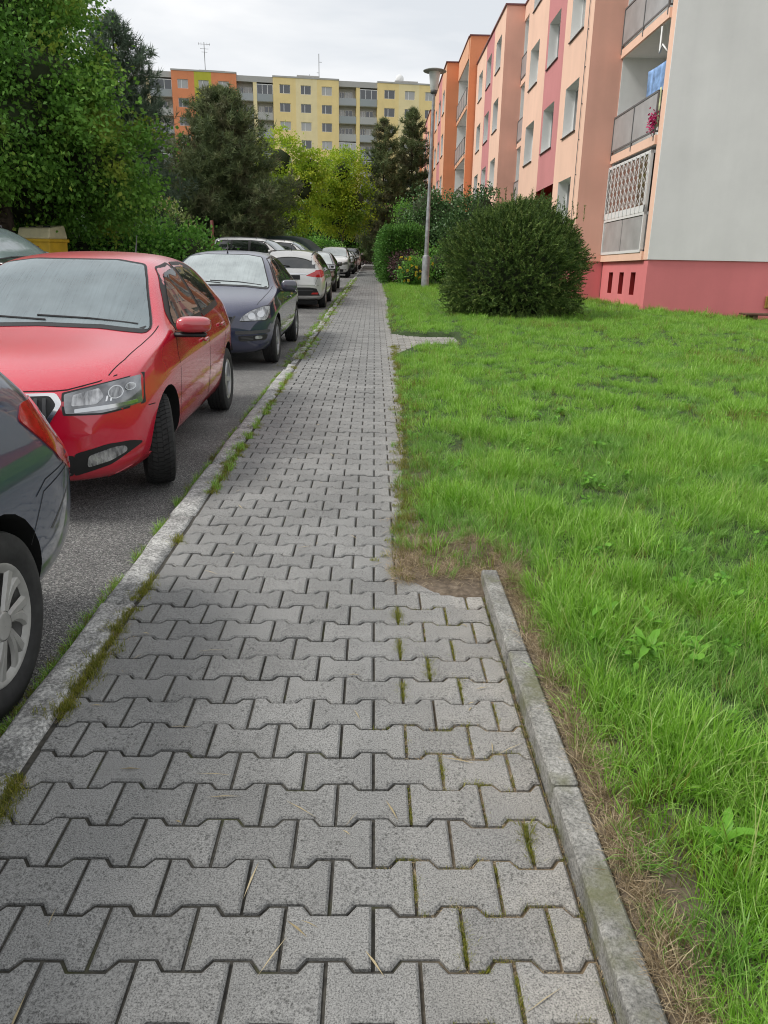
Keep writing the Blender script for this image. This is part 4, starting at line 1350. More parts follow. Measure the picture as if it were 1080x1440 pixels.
FR = [0, 0, .05, .24, .40, .5, .60, .76, .95, 1, 1]
YS = [0, .45, .76, .92, .985, 1.0, .985, .92, .76, .45, 0]

class Car: pass

def inside(p, poly):
    r = False; n = len(poly)
    for i in range(n):
        (x0, y0), (x1, y1) = poly[i - 1], poly[i]
        if (y0 > p[1]) != (y1 > p[1]) and p[0] < (x1 - x0) * (p[1] - y0) / (y1 - y0) + x0: r = not r
    return r

def make_car(name, label, base, L_, Wd, H_, FO, WB, pm, loc, rz, group, wheel_r=.30, arch=.345, cabin=False, cover=False):
    c = Car()
    c.root = thing(name, label, 'car', loc, rz, group)
    kx, ky, kz = L_ / base['L'], Wd / 2 / base['W'], H_ / base['H']
    c.kx, c.ky, c.kz = kx, ky, kz
    X0 = FO + WB / 2
    c.X0 = X0
    W = base['W']
    def place(x, y, z):
        xe = x + base['fb'] * (abs(y) / W) ** 2.6 * max(0.0, 1 - x / .8) - base['rb'] * (abs(y) / W) ** 2.6 * max(0.0, 1 - (base['L'] - x) / .6)
        return Vector((X0 - xe * kx, y * ky, z * kz))
    rings = []
    def cap(r0, sgn):
        x, w, z0, z1 = r0
        out = []
        for t_ in (0.0, .4, .75, 1.0):
            zm = (z0 + z1) / 2
            out.append([(x + sgn * .012 * (1 - t_), YS[j] * w * (.97 + .03 * t_), zm + (z0 + (z1 - z0) * FR[j] - zm) * t_) for j in range(11)])
        return out
    def halfring(s):
        x, zb, wb, wm, zs, ws, zr, wr, zt = s
        p5 = (ws, zs); p7 = (wr, zr)
        pts = [(0, zb), (.6 * wb, zb), (wb, zb + .01), (wm * .985, zb + .30 * (zs - zb)), (wm, zb + .73 * (zs - zb)), p5,
               ((ws + wr) / 2 + .012, (zs + zr) / 2), p7, (.8 * wr, zr + .62 * (zt - zr)), (.45 * wr, zr + .93 * (zt - zr)), (0, zt)]
        return [(x, y, z) for y, z in pts]
    rings = cap(base['f0'], -1) + [halfring(s) for s in base['st']] + cap(base['r0'], 1)[::-1]
    V, F = [], []
    for rg in rings:
        full = rg + [(x, -y, z) for x, y, z in rg[-2:0:-1]]
        V += [place(*p) for p in full]
    n = 20
    for i in range(len(rings) - 1):
        for k in range(n):
            k2 = (k + 1) % n
            F.append((i * n + k, i * n + k2, (i + 1) * n + k2, (i + 1) * n + k))
    bm = bmesh.new()
    bv = [bm.verts.new(v) for v in V]
    for f in F:
        try: bm.faces.new([bv[i] for i in f])
        except ValueError: pass
    cl_ = bm.edges.layers.float.new('crease_edge')
    for i in range(5, len(rings) - 5):
        for k, cv in ((4, .55), (16, .55), (5, .3), (15, .3)):
            e = bm.edges.get((bv[i * n + k], bv[(i + 1) * n + k]))
            if e: e[cl_] = cv
    bmesh.ops.remove_doubles(bm, verts=bm.verts, dist=1e-4)
    bmesh.ops.dissolve_degenerate(bm, dist=1e-5, edges=bm.edges)
    bmesh.ops.recalc_face_normals(bm, faces=bm.faces)
    me = bpy.data.meshes.new('body'); bm.to_mesh(me); bm.free()
    tmp = obj('body', me)
    md = tmp.modifiers.new('s', 'SUBSURF'); md.levels = md.render_levels = 3 if cabin else 2
    dg = bpy.context.evaluated_depsgraph_get()
    me2 = bpy.data.meshes.new_from_object(tmp.evaluated_get(dg))
    c.bvh = BVHTree.FromPolygons([v.co.copy() for v in me2.vertices], [tuple(p.vertices) for p in me2.polygons])
    bpy.data.objects.remove(tmp)
    me2.materials.clear(); me2.materials.append(pm)
    body = obj('body', me2)
    c.fx, c.rx = WB / 2, -WB / 2
    if not cover:
        cu = MB()
        for ax in (c.fx, c.rx):
            for s in (-1, 1):
                y0 = Wd / 2 - .30
                vs = []
                nn = 28
                for yy in (s * y0, s * (Wd / 2 + .2)):
                    for k in range(nn):
                        a = 2 * math.pi * k / nn
                        vs.append((ax + arch * math.cos(a), yy, wheel_r + .01 + arch * math.sin(a)))
                fs = [(k, (k + 1) % nn, nn + (k + 1) % nn, nn + k) for k in range(nn)] + [tuple(range(nn)), tuple(range(nn, 2 * nn))]
                cu.add(vs, fs)
        cut = cu.build('cutter', DARK)
        md = body.modifiers.new('b', 'BOOLEAN'); md.operation = 'DIFFERENCE'; md.object = cut; md.solver = 'EXACT'
        md.material_mode = 'TRANSFER'
        dg = bpy.context.evaluated_depsgraph_get()
        me3 = bpy.data.meshes.new_from_object(body.evaluated_get(dg))
        body.modifiers.clear()
        body.data = me3
        bpy.data.objects.remove(cut)
    me3 = body.data
    bm = bmesh.new(); bm.from_mesh(me3)
    if cabin:
        kill = []
        for f in bm.faces:
            p = f.calc_center_median(); nn_ = f.normal
            if (p.x > -.1 and nn_.x > .1 and inside((p.y / ky, p.z / kz), WS)) or (p.x < -.6 and nn_.x < -.1 and inside((p.y / ky, p.z / kz), RW)):
                kill.append(f)
            elif abs(nn_.y) > .4 and any(inside(((X0 - p.x) / kx, p.z / kz), g) for g in (SW_F, SW_R)): kill.append(f)
        bmesh.ops.delete(bm, geom=kill, context='FACES')
    for f in bm.faces: f.smooth = True
    for e in bm.edges:
        if len(e.link_faces) == 2 and e.calc_face_angle() > .75: e.smooth = False
    bm.to_mesh(me3); bm.free()
    me3.name = 'body'
    c.cabin = cabin
    body.parent = c.root
    c.body = body; c.Wd = Wd; c.H = H_; c.L = L_; c.wr = wheel_r
    c.place = place
    return c

def ray(c, u, v, view):
    """u,v in base-table units (x from front or y, and z); returns point and normal in car space"""
    if view in 'LS':
        x = c.X0 - u * c.kx; z = v * c.kz
        s = 1 if view == 'L' else -1
        o, d = Vector((x, 3 * s, z)), Vector((0, -s, 0))
    elif view in 'FR':
        s = 1 if view == 'F' else -1
        o, d = Vector((6 * s, u * c.ky, v * c.kz)), Vector((-s, 0, 0))
    else:
        o, d = Vector((c.X0 - u * c.kx, v * c.ky, 5)), Vector((0, 0, -1))
    h = c.bvh.ray_cast(o, d)
    if h[0] is None:
        h = c.bvh.find_nearest(o + d * ((3 if view in 'LS' else 4) - .7))
    n = h[1]
    if n.dot(d) > 0: n = -n
    return h[0], n

def rnd(poly, r=.02, k=3):
    out = []
    n = len(poly)
    for i in range(n):
        p0, p1, p2 = Vector(poly[i - 1]), Vector(poly[i]), Vector(poly[(i + 1) % n])
        a, b = p0 - p1, p2 - p1
        d = min(r, a.length * .45, b.length * .45)
        A, B_ = p1 + a.normalized() * d, p1 + b.normalized() * d
        for j in range(k + 1):
            t = j / k
            out.append(tuple((A * (1 - t) ** 2) + p1 * (2 * t * (1 - t)) + B_ * t ** 2))
    return out

def patch(c, name, poly, view, m, off=.004, step=.07, parent=None, depth=.006, round_=.02):
    bm = bmesh.new()
    pl = rnd(poly, round_) if round_ else poly
    bm.faces.new([bm.verts.new((u, v, 0)) for u, v in pl])
    us_ = [p[0] for p in pl]; vs_ = [p[1] for p in pl]
    for ax, lo, hi in ((0, min(us_), max(us_)), (1, min(vs_), max(vs_))):
        k = lo + step
        while k < hi - step * .3:
            co = Vector((k, 0, 0)) if ax == 0 else Vector((0, k, 0))
            no = Vector((1, 0, 0)) if ax == 0 else Vector((0, 1, 0))
            bmesh.ops.bisect_plane(bm, geom=bm.verts[:] + bm.edges[:] + bm.faces[:], plane_co=co, plane_no=no, dist=1e-5)
            k += step
    nr = {}
    for v in bm.verts:
        p, n = ray(c, v.co.x, v.co.y, view)
        v.co = p + n * off
        nr[v] = n
    bm.normal_update()
    av = sum((f.normal.dot(nr[f.verts[0]]) * f.calc_area() for f in bm.faces), 0.0)
    if av < 0: bmesh.ops.reverse_faces(bm, faces=bm.faces)
    be = [e for e in bm.edges if e.is_boundary]
    r_ = bmesh.ops.extrude_edge_only(bm, edges=be)
    src = {}
    for v in [g for g in r_['geom'] if isinstance(g, bmesh.types.BMVert)]:
        for e in v.link_edges:
            q = e.other_vert(v)
            if q in nr: src[v] = q
    for v, q in src.items(): v.co = q.co - nr[q] * (off + depth)
    for f in bm.faces: f.smooth = True
    for e in bm.edges:
        if len(e.link_faces) == 2 and e.calc_face_angle() > .7: e.smooth = False
    me = bpy.data.meshes.new(name); bm.to_mesh(me); bm.free()
    me.materials.append(m)
    return obj(name, me, parent or c.root)

def window_band(c, name, poly, view, m, off=.006, w=.055, out=.012, parent=None):
    """closed band following the outline of a window"""
    pl = rnd(poly, .03)
    a2 = sum(pl[i - 1][0] * pl[i][1] - pl[i][0] * pl[i - 1][1] for i in range(len(pl)))
    if a2 < 0: pl = pl[::-1]
    q = []
    for i in range(len(pl)):
        p0, p1 = Vector(pl[i]), Vector(pl[(i + 1) % len(pl)])
        k = max(1, int((p1 - p0).length / .05))
        q += [tuple(p0 + (p1 - p0) * (j / k)) for j in range(k)]
    A, B_ = inset(q, -out), inset(q, w)
    n = len(q); V = []
    for p in A + B_:
        h, nr = ray(c, p[0], p[1], view); V.append(tuple(h + nr * off))
    F = [(i, (i + 1) % n, n + (i + 1) % n, n + i) for i in range(n)]
    return obj(name, np_mesh(name, V, F, [m], True), parent or c.root)

def cabin_interior(c, seatm):
    """dashboard, steering wheel and seats seen through the glass"""
    X0, kx, ky, kz = c.X0, c.kx, c.ky, c.kz
    X = lambda x: X0 - x * kx
    MB().box(X(3.35), X(1.15), -.70, .70, .30, .34).build('cabin_floor', DARK, c.root)
    d = MB().add([(X(1.75), -.66, .55), (X(1.75), .66, .55), (X(1.72), .66, .90), (X(1.72), -.66, .90), (X(1.20), -.68, .93), (X(1.20), .68, .93), (X(1.2), .66, .5), (X(1.2), -.66, .5)], [(0, 1, 2, 3), (3, 2, 5, 4), (4, 5, 6, 7), (0, 3, 4, 7), (1, 2, 5, 6)])
    d.build('dashboard', GRAYP, c.root, bevel=.02)
    MB().lathe([(.165 + .014 * math.cos(a), .014 * math.sin(a)) for a in np.linspace(0, 6.283, 9)], 28, 'x', 0, (0, 0, 0)).build('steering_wheel', BLACKP, c.root, True, (X(1.86), .36, .90))
    for s in (1, -1):
        st = MB()
        st.add([(-.12, -.23, -.30), (.10, -.23, -.30), (.10, .23, -.30), (-.12, .23, -.30), (-.28, -.20, .32), (-.14, -.20, .32), (-.14, .20, .32), (-.28, .20, .32)], [(0, 1, 2, 3), (4, 5, 6, 7), (0, 1, 5, 4), (1, 2, 6, 5), (2, 3, 7, 6), (3, 0, 4, 7)])
        so = st.build('front_seat', seatm, c.root, bevel=.05, loc=(X(2.28), s * .36, .72))
        blob('headrest', seatm, so, (-.24, 0, .43), (.05, .13, .09), .6, (0, -.2, 0), 2)
        blob('rear_headrest', seatm, c.root, (X(3.16), s * .34, 1.10), (.05, .12, .07), .6, (0, 0, 0), 2)
    MB().box(X(3.30), X(3.10), -.62, .62, .45, 1.02).build('rear_bench', seatm, c.root, bevel=.05)
    h, n_ = ray(c, .0, 1.345, 'F')
    blob('rear_view_mirror', BLACKP, c.root, tuple(h + Vector((-.12, 0, -.03))), (.02, .11, .03), .6, (0, 0, 0), 2)

def both(c, name, poly, view, m, **kw):
    """same patch on both sides of the car (view F/R mirrored in y, L/S mirrored sides)"""
    if view in 'FR':
        return [patch(c, name, poly, view, m, **kw), patch(c, name, [(-u, v) for u, v in poly][::-1], view, m, **kw)]
    return [patch(c, name, poly, 'L', m, **kw), patch(c, name, poly, 'S', m, **kw)]

def seam(c, lines, w=.006, m=None, name='panel_gap', off=.0012):
    V, F = [], []
    for view, pts in lines:
        q = []
        for a, b in zip(pts[:-1], pts[1:]):
            a, b = Vector(a), Vector(b); k = max(1, int((b - a).length / .05))
            q += [a + (b - a) * (i / k) for i in range(k)]
        q.append(Vector(pts[-1]))
        b0 = len(V)
        for i, p in enumerate(q):
            d = (q[min(i + 1, len(q) - 1)] - q[max(i - 1, 0)]).normalized()
            s = Vector((-d.y, d.x)) * w / 2
            for g in (p + s, p - s):
                h, n = ray(c, g.x, g.y, view)
                V.append(tuple(h + n * off))
        F += [(b0 + 2 * i, b0 + 2 * i + 1, b0 + 2 * i + 3, b0 + 2 * i + 2) for i in range(len(q) - 1)]
    if F: return obj(name, np_mesh(name, V, F, [m or DARK]), c.root)

def blob(name, m, parent, loc, size, p=.6, rot=(0, 0, 0), sub=3):
    bm = bmesh.new()
    bmesh.ops.create_icosphere(bm, subdivisions=sub, radius=1)
    for v in bm.verts:
        v.co = Vector([math.copysign(abs(q) ** p, q) * s for q, s in zip(v.co, size)])
    for f in bm.faces: f.smooth = True
    me = bpy.data.meshes.new(name); bm.to_mesh(me); bm.free(); me.materials.append(m)
    o = obj(name, me, parent, loc); o.rotation_euler = rot
    return o

def tyre_mesh(Rw, w, rr, tread=False):
    b = MB()
    h = w / 2
    tr = Rw - (.007 if tread else 0)
    prof = [(rr, -h * .78), (rr + .02, -h * .93), (rr + (Rw - rr) * .5, -h), (Rw - .03, -h * .94), (tr - .006, -h * .82), (tr, -h * .66)]
    if not tread:
        for g in (-.34, 0, .34):
            prof += [(tr, h * (g - .05)), (tr - .007, h * (g - .04)), (tr - .007, h * (g + .04)), (tr, h * (g + .05))]
    prof += [(tr, h * .66), (tr - .006, h * .82), (Rw - .03, h * .94), (rr + (Rw - rr) * .5, h), (rr + .02, h * .93), (rr, h * .78)]
    b.lathe(prof, 56, 'y')
    if tread:
        nb = 58
        rows = [(-.86, -.56, .055), (-.53, -.20, .0), (-.17, .17, -.03), (.20, .53, 0), (.56, .86, .055)]
        for i in range(nb):
            a0 = 2 * math.pi * i / nb; da = 2 * math.pi / nb
            for y0, y1, sh in rows:
                sk = .05 * (1 if y0 > 0 else -1 if y1 < 0 else 0)
                vs = []
                for r_ in (tr - .004, Rw):
                    for yy, s2 in ((y0, 0), (y1, sk)):
                        for q in (.08, .84):
                            a = a0 + da * q + sh + s2
                            ro = r_ - (.010 * max(0, abs(yy) - .55) / .3)
                            vs.append((ro * math.cos(a), yy * h, ro * math.sin(a)))
                b.add(vs, [(4, 5, 7, 6), (0, 1, 5, 4), (2, 3, 7, 6), (0, 2, 6, 4), (1, 3, 7, 5)])
    me_o = b.build('wheel', RUBBER, None, True, angle=.6)
    me = me_o.data; bpy.data.objects.remove(me_o)
    return me

def rim_mesh(rr, w, style):
    b = MB(); h = w / 2
    b.lathe([(rr + .006, h * .80), (rr - .002, h * .86), (rr - .016, h * .80), (rr - .022, h * .3), (rr - .03, -h * .6)], 40, 'y', 0)
    b.lathe([(.001, -h * .1), (rr * .75, -h * .1), (rr - .02, -h * .2)], 32, 'y', 1)
    if style == 'hub7':
        b.lathe([(.001, h * .93), (.045, h * .92), (.052, h * .86), (.058, h * .70)], 24, 'y', 0)
        for k in range(7):
            for s, wd in ((-.20, .017), (.20, .017)):
                a = 2 * math.pi * k / 7
                pts = []
                for t in np.linspace(0, 1, 6):
                    r_ = .05 + (rr - .062) * t
                    aa = a + s * (.55 + .9 * (t - .3) ** 2) + .25 * t
                    pts.append((r_ * math.cos(aa), r_ * math.sin(aa), aa))
                vs = []
                for i, (x, z, aa) in enumerate(pts):
                    t = i / 5; ww = wd * (.8 + .9 * t); nx, nz = -math.sin(aa), math.cos(aa)
                    y = h * (.86 - .10 * t)
                    vs += [(x - nx * ww, y - .006, z - nz * ww), (x - nx * ww * .5, y + .004, z - nz * ww * .5), (x + nx * ww * .5, y + .004, z + nz * ww * .5), (x + nx * ww, y - .006, z + nz * ww)]
                fs = [(4 * i + j, 4 * i + j + 1, 4 * i + 5 + j, 4 * i + 4 + j) for i in range(5) for j in range(3)]
                b.add(vs, fs, 0)
        b.lathe([(rr - .03, h * .70), (rr - .012, h * .84), (rr - .002, h * .86)], 40, 'y', 0)
    else:
        ns = 5
        b.lathe([(.001, h * .74), (.03, h * .73), (.05, h * .66), (.055, h * .45)], 24, 'y', 0)
        for k in range(ns):
            for off in ((-.14, .14) if style == 'split' else (0,)):
                a = 2 * math.pi * k / ns + .3
                vs = []
                for i, t in enumerate(np.linspace(0, 1, 5)):
                    r_ = .04 + (rr - .055) * t; aa = a + off * t
                    ww = (.032 if style != 'split' else .018) * (1 - .25 * t)
                    x, z = r_ * math.cos(aa), r_ * math.sin(aa); nx, nz = -math.sin(aa), math.cos(aa)
                    y = h * (.68 - .02 * t + .12 * t * t)
                    vs += [(x - nx * ww, y - .018, z - nz * ww), (x - nx * ww * .7, y, z - nz * ww * .7), (x + nx * ww * .7, y, z + nz * ww * .7), (x + nx * ww, y - .018, z + nz * ww)]
                b.add(vs, [(4 * i + j, 4 * i + j + 1, 4 * i + 5 + j, 4 * i + 4 + j) for i in range(4) for j in range(3)], 0)
    o = b.build('rim', [HUBM if style == 'hub7' else ALLOY, DISCM], None, True, angle=.6)
    me = o.data; bpy.data.objects.remove(o)
    return me

WCACHE = {}
def wheels(c, style='five', w=.195, rr=.19, steer=0.0, hero=False):
    k = (style, w, rr, c.wr)
    if k not in WCACHE: WCACHE[k] = (tyre_mesh(c.wr, w, rr), rim_mesh(rr, w, style))
    tm, rm = WCACHE[k]
    for ax in (c.fx, c.rx):
        for s in (1, -1):
            t = tm
            if hero and ax == c.fx:
                if 'h' not in WCACHE: WCACHE['h'] = tyre_mesh(c.wr, w, rr, True)
                t = WCACHE['h']
            o = obj('wheel', t, c.root, (ax, s * (c.Wd / 2 - w / 2 - .012), c.wr - .004))
            o.rotation_euler = (0, random.uniform(0, 6), (0 if s > 0 else math.pi) + (steer if ax == c.fx else 0))
            r2 = obj('rim', rm, o)

def mirrors(c, x, z, m, size=(.075, .105, .07), y=None):
    for s, v in ((1, 'L'), (-1, 'S')):
        h, n = ray(c, x, z - .05, v)
        yy = h.y + s * .13
        mh = blob('mirror', m, c.root, (h.x + .02, yy, z * c.kz + .01), size, .62, (0, 0, s * .12))
        bs = MB().box(-.05, .045, -.15 if s > 0 else -.085, .085 if s > 0 else .15, -.085, -.055)
        bs.build('mirror_foot', BLACKP, mh, True, bevel=.012)
        gl = MB().quad((-size[0] * .97, -size[1] * .8, -size[2] * .7), (-size[0] * .97, size[1] * .8, -size[2] * .7), (-size[0] * .97, size[1] * .8, size[2] * .7), (-size[0] * .97, -size[1] * .8, size[2] * .7))
        gl.build('mirror_glass', CHROME, mh)

def handles(c, spots, m):
    for x, z in spots:
        for v, s in (('L', 1), ('S', -1)):
            h, n = ray(c, x, z, v)
            blob('door_handle', m, c.root, tuple(h + n * .022), (.085, .013, .015), .6, (0, 0, 0), 2)

def wiper(c, pts, view='F', r=.007):
    b = MB()
    for seg in pts:
        q = []
        for u, v in seg:
            h, n = ray(c, u, v, view); q.append(h + n * .016)
        b.tube(q, r, 6)
    b.build('wiper', BLACKP, c.root)

def lerp_line(a, b, k):
    return [(a[0] + (b[0] - a[0]) * i / k, a[1] + (b[1] - a[1]) * i / k) for i in range(k + 1)]

SW_TRIM = [(1.27, .972), (1.38, 1.05), (1.62, 1.205), (1.90, 1.335), (2.3, 1.362), (2.75, 1.36), (3.05, 1.33), (3.27, 1.22), (3.32, 1.12), (3.2, 1.03)]
SW_F = [(1.40, .99), (1.44, 1.04), (1.66, 1.185), (1.92, 1.315), (2.27, 1.343), (2.31, 1.005)]
SW_R = [(2.39, 1.008), (2.36, 1.343), (2.75, 1.34), (3.0, 1.312), (3.14, 1.2), (3.18, 1.05)]
WS = [(-.70, .975), (-.4, 1.003), (0, 1.012), (.4, 1.003), (.70, .975), (.56, 1.28), (.505, 1.365), (.3, 1.395), (-.3, 1.395), (-.505, 1.365), (-.56, 1.28)]
RW = [(-.60, 1.03), (.60, 1.03), (.52, 1.25), (.45, 1.285), (-.45, 1.285), (-.52, 1.25)]

def common(c, sw=True, gaps=True, ws=None, rw=None, trim=None, gl=None, hood=True, wsm=None):
    if c.cabin:
        window_band(c, 'windscreen_seal', WS, 'F', BLACKP, .004, .050, .014)
        patch(c, 'windscreen', WS, 'F', wsm, off=.010, step=.06, depth=0)
        window_band(c, 'rear_window_seal', RW, 'R', BLACKP, .004, .05, .012)
        patch(c, 'rear_window', RW, 'R', CLEAR, off=.009, step=.08, depth=0)
        for v in 'LS':
            for g in (SW_F, SW_R):
                window_band(c, 'window_trim', g, v, BLACKP, .004, .026, .045)
                patch(c, 'side_window', g, v, CLEAR, off=.008, step=.07, depth=0)
        cabin_interior(c, SEATM)
    else:
        common_opaque(c, sw, ws, rw, trim, gl, wsm)
    if gaps: common_gaps(c, hood)

def common_opaque(c, sw, ws, rw, trim, gl, wsm):
    patch(c, 'windscreen_seal', [(u * 1.035, v + (.008 if v > 1.2 else -.006)) for u, v in (ws or WS)], 'F', BLACKP, off=.005, step=.06)
    patch(c, 'windscreen', ws or WS, 'F', wsm or WSHIELD, off=.010, step=.06)
    patch(c, 'rear_window', rw or RW, 'R', SIDEG, off=.004, step=.09)
    if sw:
        both(c, 'window_trim', trim or SW_TRIM, 'L', BLACKP, off=.004, step=.07)
        for g in (gl or (SW_F, SW_R)): both(c, 'side_window', g, 'L', SIDEG, off=.008, step=.07)

def common_gaps(c, hood):
    if True:
        ln = []
        for v in 'LS':
            ln += [(v, [(1.36, .95), (1.24, .80), (1.22, .45), (1.27, .27), (2.30, .25), (2.36, .60), (2.35, .98)]),
                   (v, [(2.36, .60), (2.34, .25), (2.88, .26), (2.98, .45), (3.10, .66), (3.24, .85), (3.25, 1.03)])]
        if hood: ln += [('T', [(.30, .66), (.5, .70), (.8, .725), (1.2, .74)]), ('T', [(.30, -.66), (.5, -.70), (.8, -.725), (1.2, -.74)])]
        seam(c, ln)

CARS = 'cars parked along the kerb'
CLEAR = clear_glass('clear_side_glass', .03, tint=(.45, .5, .48), streak=False)
WS_RED = clear_glass('dewy_windscreen', .34, (.52, .62, .66))
WS_BLUE = clear_glass('dewy_windscreen_pale', .52, (.62, .69, .70))
SEATM = simple('seat_fabric', (.05, .05, .055), .9, var=.3)
RZ_FACE = -math.pi / 2          # front towards the camera
RZ_AWAY = math.pi / 2

# ---- red hatchback
RED = paint('paint_red', (0.60, 0.002, 0.030), 0.0, dew=.17, rough=.25)
c = make_car('hatchback_car', 'bright red hatchback with turned front wheels, facing the camera', HATCH, 4.0, 1.732, 1.467, .86, 2.46, RED,
             (-2.225, 6.10, ROAD_Z), RZ_FACE + R(1.5), CARS, cabin=True)
common(c, wsm=WS_RED)
wheels(c, 'five', .195, .19, R(18), True)
HL = [(.478, .625), (.468, .722), (.64, .760), (.80, .788), (.808, .632), (.64, .612)]
both(c, 'headlamp_seal', [(u + (.012 if u > .6 else -.012), v + (.01 if v > .66 else -.01)) for u, v in HL], 'F', BLACKP, off=.002, step=.05, round_=.008)
both(c, 'headlamp', HL, 'F', LAMPB, off=.006, step=.05, round_=.008)
for s in (1, -1):
    q = [(.52, .625), (.52, .645), (.79, .658), (.79, .64), (.64, .628)]
    q = q if s > 0 else [(-u, v) for u, v in q][::-1]
    patch(c, 'daytime_light', q, 'F', LAMPW, off=.009, step=.05, round_=.005)
    q = [(.505, .66), (.51, .715), (.63, .742), (.655, .70), (.62, .662)]
    patch(c, 'reflector', q if s > 0 else [(-u, v) for u, v in q][::-1], 'F', LAMP, off=.009, step=.04, round_=.012)
    for y_, z_, r_ in ((.705, .715, .034), (.765, .735, .02)):
        ring = [(s * y_ + r_ * math.cos(a), z_ + r_ * math.sin(a)) for a in np.linspace(0, 6.283, 14)[:-1]]
        rg = patch(c, 'reflector', ring, 'F', LAMPW, off=.009, step=.04, round_=0)
        ring = [(s * y_ + r_ * .86 * math.cos(a), z_ + r_ * .86 * math.sin(a)) for a in np.linspace(0, 6.283, 14)[:-1]]
        patch(c, 'reflector_bowl', ring, 'F', LAMP, off=.0105, step=.04, round_=0)
    for k in range(2):
        u = .66 + .02 * k
        q = [(u, .672), (u + .008, .672), (u + .014, .70), (u + .006, .70)]
        patch(c, 'reflector_rib', q if s > 0 else [(-a, b) for a, b in q][::-1], 'F', CHROME, off=.008, step=.04, round_=0)
GR = [(-.43, .73), (.43, .73), (.465, .68), (.375, .54), (-.375, .54), (-.465, .68)]
patch(c, 'grille_frame', GR, 'F', CHROME, off=.008, step=.06)
patch(c, 'grille', [(u * .94, .64 + (v - .64) * .85) for u, v in GR], 'F', BLACKP, off=.010, step=.05)
for k in range(-9, 10):
    u = k * .042
    if abs(u) > .40: continue
    lo = .565 + max(0, abs(u) - .34) * 1.3
    patch(c, 'grille_bar', [(u - .009, lo), (u + .009, lo), (u + .009, .705), (u - .009, .705)], 'F', GRAYP, off=.017, step=.05, round_=.004)
patch(c, 'lower_intake', [(-.47, .26), (.47, .26), (.50, .385), (-.50, .385)], 'F', BLACKP, off=.007, step=.05)
for k in range(4):
    z = .275 + k * .028
    patch(c, 'intake_slat', [(-.46, z), (.46, z), (.46, z + .009), (-.46, z + .009)], 'F', GRAYP, off=.013, step=.06, round_=.003)
both(c, 'fog_lamp_housing', [(.47, .255), (.50, .395), (.66, .43), (.76, .425), (.80, .395), (.66, .305)], 'F', BLACKP, off=.004, step=.05)
both(c, 'fog_lamp', [(.545, .305), (.56, .375), (.68, .408), (.73, .405), (.735, .37), (.66, .33)], 'F', LAMP, off=.008, step=.04)
seam(c, [('F', [(.0, .745), (.42, .742), (.48, .745), (.62, .775), (.70, .80)]), ('F', [(0, .745), (-.42, .742), (-.48, .745), (-.62, .775), (-.70, .80)]), ('L', [(.47, .60), (.57, .592)]), ('S', [(.47, .60), (.57, .592)])], .006)
mirrors(c, 1.37, .985, RED, (.08, .12, .055))
handles(c, [(2.17, .80), (3.02, .845)], RED)
wiper(c, [[(.62, 1.0), (.3, 1.03), (-.05, 1.045)], [(.02, 1.02), (-.3, 1.035), (-.62, 1.015)]])
patch(c, 'sensor_cover', [(-.16, 1.335), (.16, 1.335), (.20, 1.388), (-.20, 1.388)], 'F', GRAYP, off=.007, step=.06)
h, n = ray(c, 3.42, 0.02, 'T')
MB().tube([h, h + Vector((-.03, 0, .05)), h + Vector((-.10, 0, .20))], [.012, .008, .003], 8).build('antenna', BLACKP, c.root, True)
both(c, 'tail_lamp', [(3.80, .78), (3.83, .95), (3.93, .93), (3.97, .80)], 'L', REDL, off=.006, step=.05)
both(c, 'fog_strip', [(.63, .19), (.80, .27), (.80, .29), (.60, .21)], 'F', RED, off=.004, step=.06)
both(c, 'sill_strip', [(1.28, .20), (2.95, .20), (2.95, .235), (1.28, .235)], 'L', BLACKP, off=.002, step=.1, round_=.004)

# ---- near navy hatchback, rear end towards the red car
NAVY = paint('paint_navy', (0.008, 0.028, 0.070), 0.0, dew=.03, rough=.3)
c = make_car('hatchback_car', 'dark navy car with silver hubcap, cut off by the left edge nearest the camera', dict(HATCH, rb=.06, r0=(4.0, .77, .36, .84), st=HATCH['st'][:12] + [
    (3.70, .20, .79, .865, 1.0, .80, 1.24, .57, 1.335), (3.82, .22, .78, .855, .97, .755, 1.07, .60, 1.14), (3.91, .24, .76, .84, .92, .73, .98, .62, 1.0), (3.97, .27, .74, .82, .84, .72, .89, .62, .92)]), 4.24, 1.80, 1.46, .86, 2.55, NAVY,
             (-2.085, 0.945, ROAD_Z), RZ_FACE, CARS, wheel_r=.315, arch=.36)
common(c)
wheels(c, 'hub7', .20, .205)
both(c, 'tail_lamp', [(3.74, .74), (3.55, .93), (3.62, .975), (3.82, .965), (3.94, .85), (3.95, .70), (3.86, .66)], 'L', REDL, off=.006, step=.05)
both(c, 'headlamp', HL, 'F', LAMP, off=.006, step=.06)
mirrors(c, 1.52, 1.0, NAVY)
handles(c, [(2.17, .80), (3.02, .845)], NAVY)
both(c, 'bumper_scratch', [(3.62, .50), (3.86, .635), (3.87, .632), (3.64, .493)], 'L', GRAYP, off=.0008, step=.05, round_=0)
seam(c, [('L', [(3.52, .66), (3.6, .70), (3.94, .72)]), ('S', [(3.52, .66), (3.6, .70), (3.94, .72)]), ('L', [(3.46, .50), (3.58, .66), (3.9, .70)])], .004)

